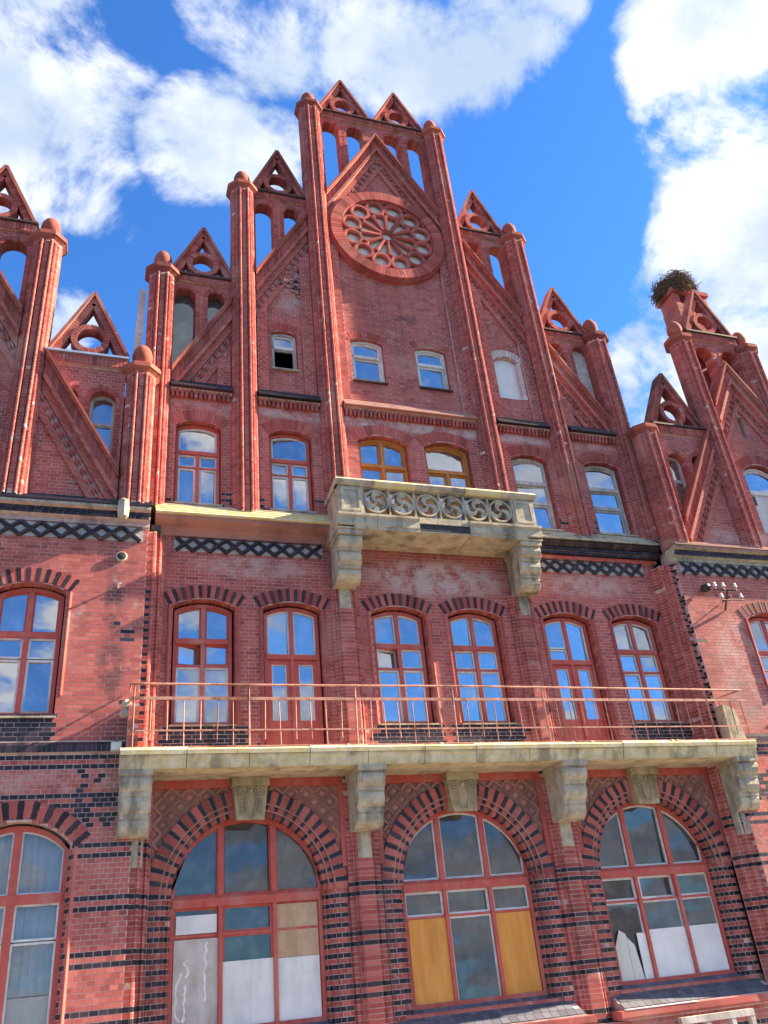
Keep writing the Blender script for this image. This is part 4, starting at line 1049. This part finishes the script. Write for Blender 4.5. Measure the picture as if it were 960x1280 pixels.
# ---------- body behind the facade: floors, party walls, roofs
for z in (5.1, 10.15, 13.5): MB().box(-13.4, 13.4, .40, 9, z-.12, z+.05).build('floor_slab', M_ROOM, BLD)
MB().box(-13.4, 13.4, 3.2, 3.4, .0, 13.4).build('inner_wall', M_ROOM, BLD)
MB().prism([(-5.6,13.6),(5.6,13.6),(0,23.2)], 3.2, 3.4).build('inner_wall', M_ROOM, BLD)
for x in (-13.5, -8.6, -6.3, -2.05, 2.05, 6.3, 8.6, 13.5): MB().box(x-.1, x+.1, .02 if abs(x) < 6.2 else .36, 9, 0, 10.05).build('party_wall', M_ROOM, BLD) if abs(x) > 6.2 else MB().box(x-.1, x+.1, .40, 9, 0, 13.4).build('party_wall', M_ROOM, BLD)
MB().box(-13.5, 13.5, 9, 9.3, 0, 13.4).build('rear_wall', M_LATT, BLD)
for s in (-1, 1):
    MB().box(min(s*13.3,s*13.55), max(s*13.3,s*13.55), YW+.452, 9, 0, 10.0).build('side_wall', M_LATT, BLD)
    MB().prism([(s*6.0,12.85),(0,23.3),(0,23.55),(s*6.1,12.95)], .42, 9).build('roof', M_SLATE, BLD)
    for q in (-1, 1): MB().prism([(s*9.8,15.55),(s*9.8+q*3.55,9.9),(s*9.8+q*3.7,9.9),(s*9.8,15.8)], YG+.42, 9).build('roof', M_SLATE, BLD)

# ---------- chimney with crow-stepped head behind the right wing gable
cx, cy = 10.15, .38
ch = MB().box(cx-.62, cx+.62, cy-.36, cy+.36, 14.5, 19.3).build('chimney', M_MORTAR, BLD)
st = MB()
for k in range(int(15/CH), int(19.3/CH)):
    for i in range(10):
        x = cx-.62+.1305*i-.065*(k % 2); a, b = max(x,cx-.625), min(x+.121,cx+.625)
        if b-a > .02: st.box(a, b, cy-.368, cy-.3, k*CH+.005, (k+1)*CH-.005)
    for i in range(6):
        y = cy-.36+.1305*i-.065*(k % 2); a, b = max(y,cy-.36), min(y+.121,cy+.36)
        if b-a > .02:
            st.box(cx-.628, cx-.6, a, b, k*CH+.005, (k+1)*CH-.005); st.box(cx+.6, cx+.628, a, b, k*CH+.005, (k+1)*CH-.005)
st.build('brickwork', M_BRICK, ch, 'stuff')
for x0, x1 in ((-.62,-.42),(-.12,.12),(.42,.62)): MB().box(cx+x0, cx+x1, cy-.34, cy+.34, 19.3, 19.75).build('flue_post', M_BRICK, ch)
MB().box(cx-.70, cx+.70, cy-.42, cy+.42, 19.75, 19.9).build('chimney_cap', M_MOULD, ch)

# ---------- small fixtures that belong to the wall
t = MB(); t.tube([(-6.55+.085*math.cos(2*PI*i/14), YW-.03, 9.06+.085*math.sin(2*PI*i/14)) for i in range(14)], .022, 6, True); t.build('flue_collar', M_SOFFIT, BLD, smooth=True)
MB().lathe([(.08,0),(.08,.05),(.02,.06)], 12, (0,0,0)).build('flue_hole', M_IRON, BLD, loc=(-6.55,YW-.005,9.06), rot=(PI/2,0,0))
MB().tube([(-6.57,YW,8.42),(-6.57,YW-.12,8.45),(-6.52,YW-.13,8.46)], .02, 6).build('wall_hook', M_PORC, BLD)
MB().lathe([(.05,-.22),(.10,-.18),(.115,0),(.10,.17),(.05,.22)], 9, (-6.58,YW-.24,9.98)).build('stone_boss', M_STONE, BLD)
MB().prism_x([(-.42,9.72),(-.2,9.62),(-.2,9.86),(-.45,9.86)], -6.02, -5.84).build('rainwater_head', M_IRON, BLD)

# ================================================================ separate things
# bird nest
ns = MB(); nc = Vector((9.98, .34, 20.2))
for i in range(1500):
    a = random.random()*2*PI; zz = random.uniform(-.5,.36)
    rad = (.70+.09*math.sin(3*a+1))*math.sqrt(max(.08,1-(zz/.62)**2))*random.uniform(.5,1.0)
    p = nc+Vector((rad*math.cos(a)-.10*(zz < -.2), rad*.85*math.sin(a), zz*.85+random.gauss(0,.03)))
    d = Vector((-math.sin(a)+random.gauss(0,.5), math.cos(a)+random.gauss(0,.5), random.gauss(0,.28))).normalized()*random.uniform(.10,.32)*(1.4 if random.random() < .06 else 1)
    r = random.uniform(.005,.014); ns.tube([p-d, p+Vector((random.gauss(0,.03),random.gauss(0,.03),random.gauss(0,.03))), p+d], [r,r,r*.5], 4)
ns.lathe([(.34,-.42),(.48,-.2),(.5,.05),(.42,.25),(.2,.3)], 14, tuple(nc))
nest = ns.build('bird_nest', M_TWIG); tag(nest, 'large round twig nest perched on the chimney of the brick gable', 'nest')

# insulator bracket on the right wing
br = bpy.data.objects.new('insulator_bracket', None); link(br); br.location = (7.12, YW, 8.6)
tag(br, 'black iron telephone bracket with white porcelain insulators on the sunlit wing wall', 'bracket')
MB().tube([(0,-.02,-.12),(-.02,-.30,.28)], .022, 6).build('arm', M_IRON, br); MB().tube([(0,-.02,.1),(0,-.34,.12)], .018, 6).build('arm', M_IRON, br)
MB().tube([(-.40,-.30,.28),(.30,-.30,.28)], .018, 6).build('crossbar', M_IRON, br); MB().tube([(-.30,-.34,.0),(.34,-.34,.02)], .018, 6).build('crossbar', M_IRON, br)
for (x, z) in ((-.36,.28),(-.12,.28),(.22,.28),(-.26,.0),(.30,.02)):
    ins = MB(); ins.tube([(x,-.32,z),(x,-.32,z+.08)], .009, 5); ins.build('pin', M_IRON, br)
    MB().lathe([(.02,.07),(.045,.07),(.04,.11),(.03,.12),(.036,.15),(.02,.18),(.0,.185)], 10, (x,-.32,z)).build('insulator', M_LAMP, br, smooth=True)
wl = bpy.data.objects.new('wall_lantern', None); link(wl); wl.location = (6.62, YW, 8.98)
tag(wl, 'round black lamp fixed under the lattice frieze of the sunlit wing', 'lamp')
MB().tube([(0,0,0),(0,-.14,.05)], .025, 6).build('arm', M_IRON, wl); MB().lathe([(.03,.09),(.10,.06),(.13,-.03),(.11,-.07),(.0,-.08)], 12, (0,-.17,0)).build('shade', M_IRON, wl, smooth=True)
# floodlight at the string course
fl = bpy.data.objects.new('floodlight', None); link(fl); fl.location = (-6.42, YW-.06, 5.42)
tag(fl, 'small pale box floodlight on the dark string course beside the long balcony', 'lamp')
MB().box(-.085,.085,-.16,-.03,-.06,.08).build('housing', M_LAMP, fl); MB().box(-.03,.03,-.05,.03,.08,.13).build('bracket', M_IRON, fl); MB().box(-.07,.07,-.168,-.16,-.045,.065).build('lens', M_LAMP, fl)

# boards that stop the broken lights of the ground-floor arches
def board(name, x0, x1, z0, z1, y, m, label, cat, poly=None):
    o = MB().prism(poly or [(x0,z0),(x1,z0),(x1,z1),(x0,z1)], y, y+.014).build(name, m); tag(o, label, cat); return o
Yb = .285
c = AX[0]
board('chipboard_sheet', c-1.215, c-.50, 1.18, 2.50, Yb, M_GREYB, 'stained grey-brown sheet with white drips filling the side light of the tan-boarded arch', 'board')
board('hardboard_sheet', c-.43, c+.43, 1.18, 2.13, Yb+.002, M_WHB, 'white sheet under the dark middle light, between the grey-brown sheet and the plywood', 'board')
board('hardboard_sheet', c+.49, c+1.215, 1.18, 2.11, Yb+.002, M_WHB, 'white sheet below the tan plywood in the same arch light', 'board')
board('plywood_sheet', c+.49, c+1.215, 2.115, 2.94, Yb+.006, M_TAN, 'tan plywood sheet above a white sheet in an arched window', 'board')
board('paper_sheet', c-1.19, c-.52, 2.58, 2.86, Yb+.004, M_WHB, 'pale paper behind the small pane above the stained grey-brown sheet', 'paper')
sheet = [q for q in COL.objects if q.name.startswith('chipboard_sheet')][0]
for (x, z0, z1) in ((c-1.10,2.02,1.2),(c-1.02,1.85,1.25),(c-.98,2.2,1.95),(c-.70,2.45,1.6)):
    n = 14; P = []; A = []; B = []
    for i in range(n+1):
        x += random.gauss(0,.018); w = .012*random.uniform(.4,2.2); A.append((x-w, z0+(z1-z0)*i/n)); B.append((x+w, z0+(z1-z0)*i/n))
    MB().prism(A+B[::-1], Yb-.003, Yb+.002).build('paint_drip', M_WHB, sheet)
c = AX[1]
board('plywood_board', c-1.215, c-.46, 1.18, 2.52, Yb-.005, M_PLY, 'orange plywood panel in the arched window, on the side towards the white-boarded tan arch', 'board')
board('plywood_board', c+.46, c+1.215, 1.18, 2.52, Yb-.005, M_PLY, 'orange plywood panel in the arched window, on the side towards the cream planks', 'board')
c = AX[2]
board('hardboard_sheet', c-.43, c+.43, 1.18, 2.02, Yb+.002, M_WHB, 'white sheet with a small slot behind the middle light under an ajar vent pane', 'board')
board('hardboard_sheet', c+.49, c+1.215, 1.18, 2.02, Yb+.002, M_WHB, 'plain white sheet behind the outer light beside the slotted white sheet', 'board')
board('plank', c-1.20, c-.93, 1.18, 1.9, Yb+.008, M_WPL, 'cream plank with a sloping top behind the arched window glass', 'plank', [(c-1.20,1.18),(c-.93,1.18),(c-.93,1.98),(c-1.06,2.06),(c-1.20,1.78)])
board('plank', c-.92, c-.72, 1.18, 1.9, Yb+.011, M_WPL, 'cream plank cut lower, standing between the sloping plank and a white sheet', 'plank', [(c-.92,1.18),(c-.70,1.18),(c-.78,1.78),(c-.92,1.93)])
board('hardboard_sheet', c-.69, c-.50, 1.18, 1.98, Yb+.004, M_WHB, 'narrow white sheet next to the lower cream plank', 'board')
# curtains behind the left wing window
def curtain(x0, x1, z0, z1, y, label):
    n = 60; mb = MB(); vs = []; fs = []
    for i in range(n+1):
        x = x0+(x1-x0)*i/n
        for j in range(6):
            z = z0+(z1-z0)*j/5; a = .03*math.sin(i*.85)+.015*math.sin(i*2.1+j*.4); vs.append((x+.01*math.sin(j+i*.3), y+a*(1.1-.1*j), z))
    for i in range(n):
        for j in range(5): fs.append((i*6+j, (i+1)*6+j, (i+1)*6+j+1, i*6+j+1))
    o = mb.add(vs, fs).build('curtain', M_CURT, smooth=True); tag(o, label, 'curtain')
M_CURT = simple('net_curtain', (.50, .52, .52), (.66, .67, .66), 3, .9, None, 0, 0)
curtain(-8.55, -7.1, 3.2, 4.25, YW+.36, 'grey net curtain behind the upper lights of the striped-arch wing window')
curtain(-8.55, -7.1, 1.9, 3.12, YW+.37, 'grey net curtain hanging in the lower lights of the striped-arch wing window')
board('hardboard_sheet', -8.5, -7.08, 1.22, 1.88, YW+.34, M_WHB, 'low white sheet below the net curtain in the striped-arch wing window', 'board')
curtain(-3.68, -2.66, 7.45, 8.4, .36, 'pale curtain in the fanlight of the balcony door beside the loose vent window')
curtain(-5.55, -5.12, 10.8, 11.9, .36, 'pale curtain in one half of the attic window by the yellow cornice')
curtain(-3.5, -2.62, 10.8, 11.9, .36, 'pale curtain filling both lower lights of a red attic window')

# grey timber frame leaning at the foot of the wall
gf = bpy.data.objects.new('timber_frame', None); link(gf); gf.location = (3.75, -1.1, 0)
tag(gf, 'weathered grey timber frame standing at the foot of the plinth below the sill tiles', 'frame')
MB().box(-.75,.75,-.05,.05,.52,.62).build('top_rail', M_GRW, gf)
for x in (-.72,-.22,.3,.7): MB().box(x-.045,x+.045,-.045,.045,0,.52).build('upright', M_GRW, gf)
MB().box(-.7,.7,-.04,.04,.1,.18).build('lower_rail', M_GRW, gf)
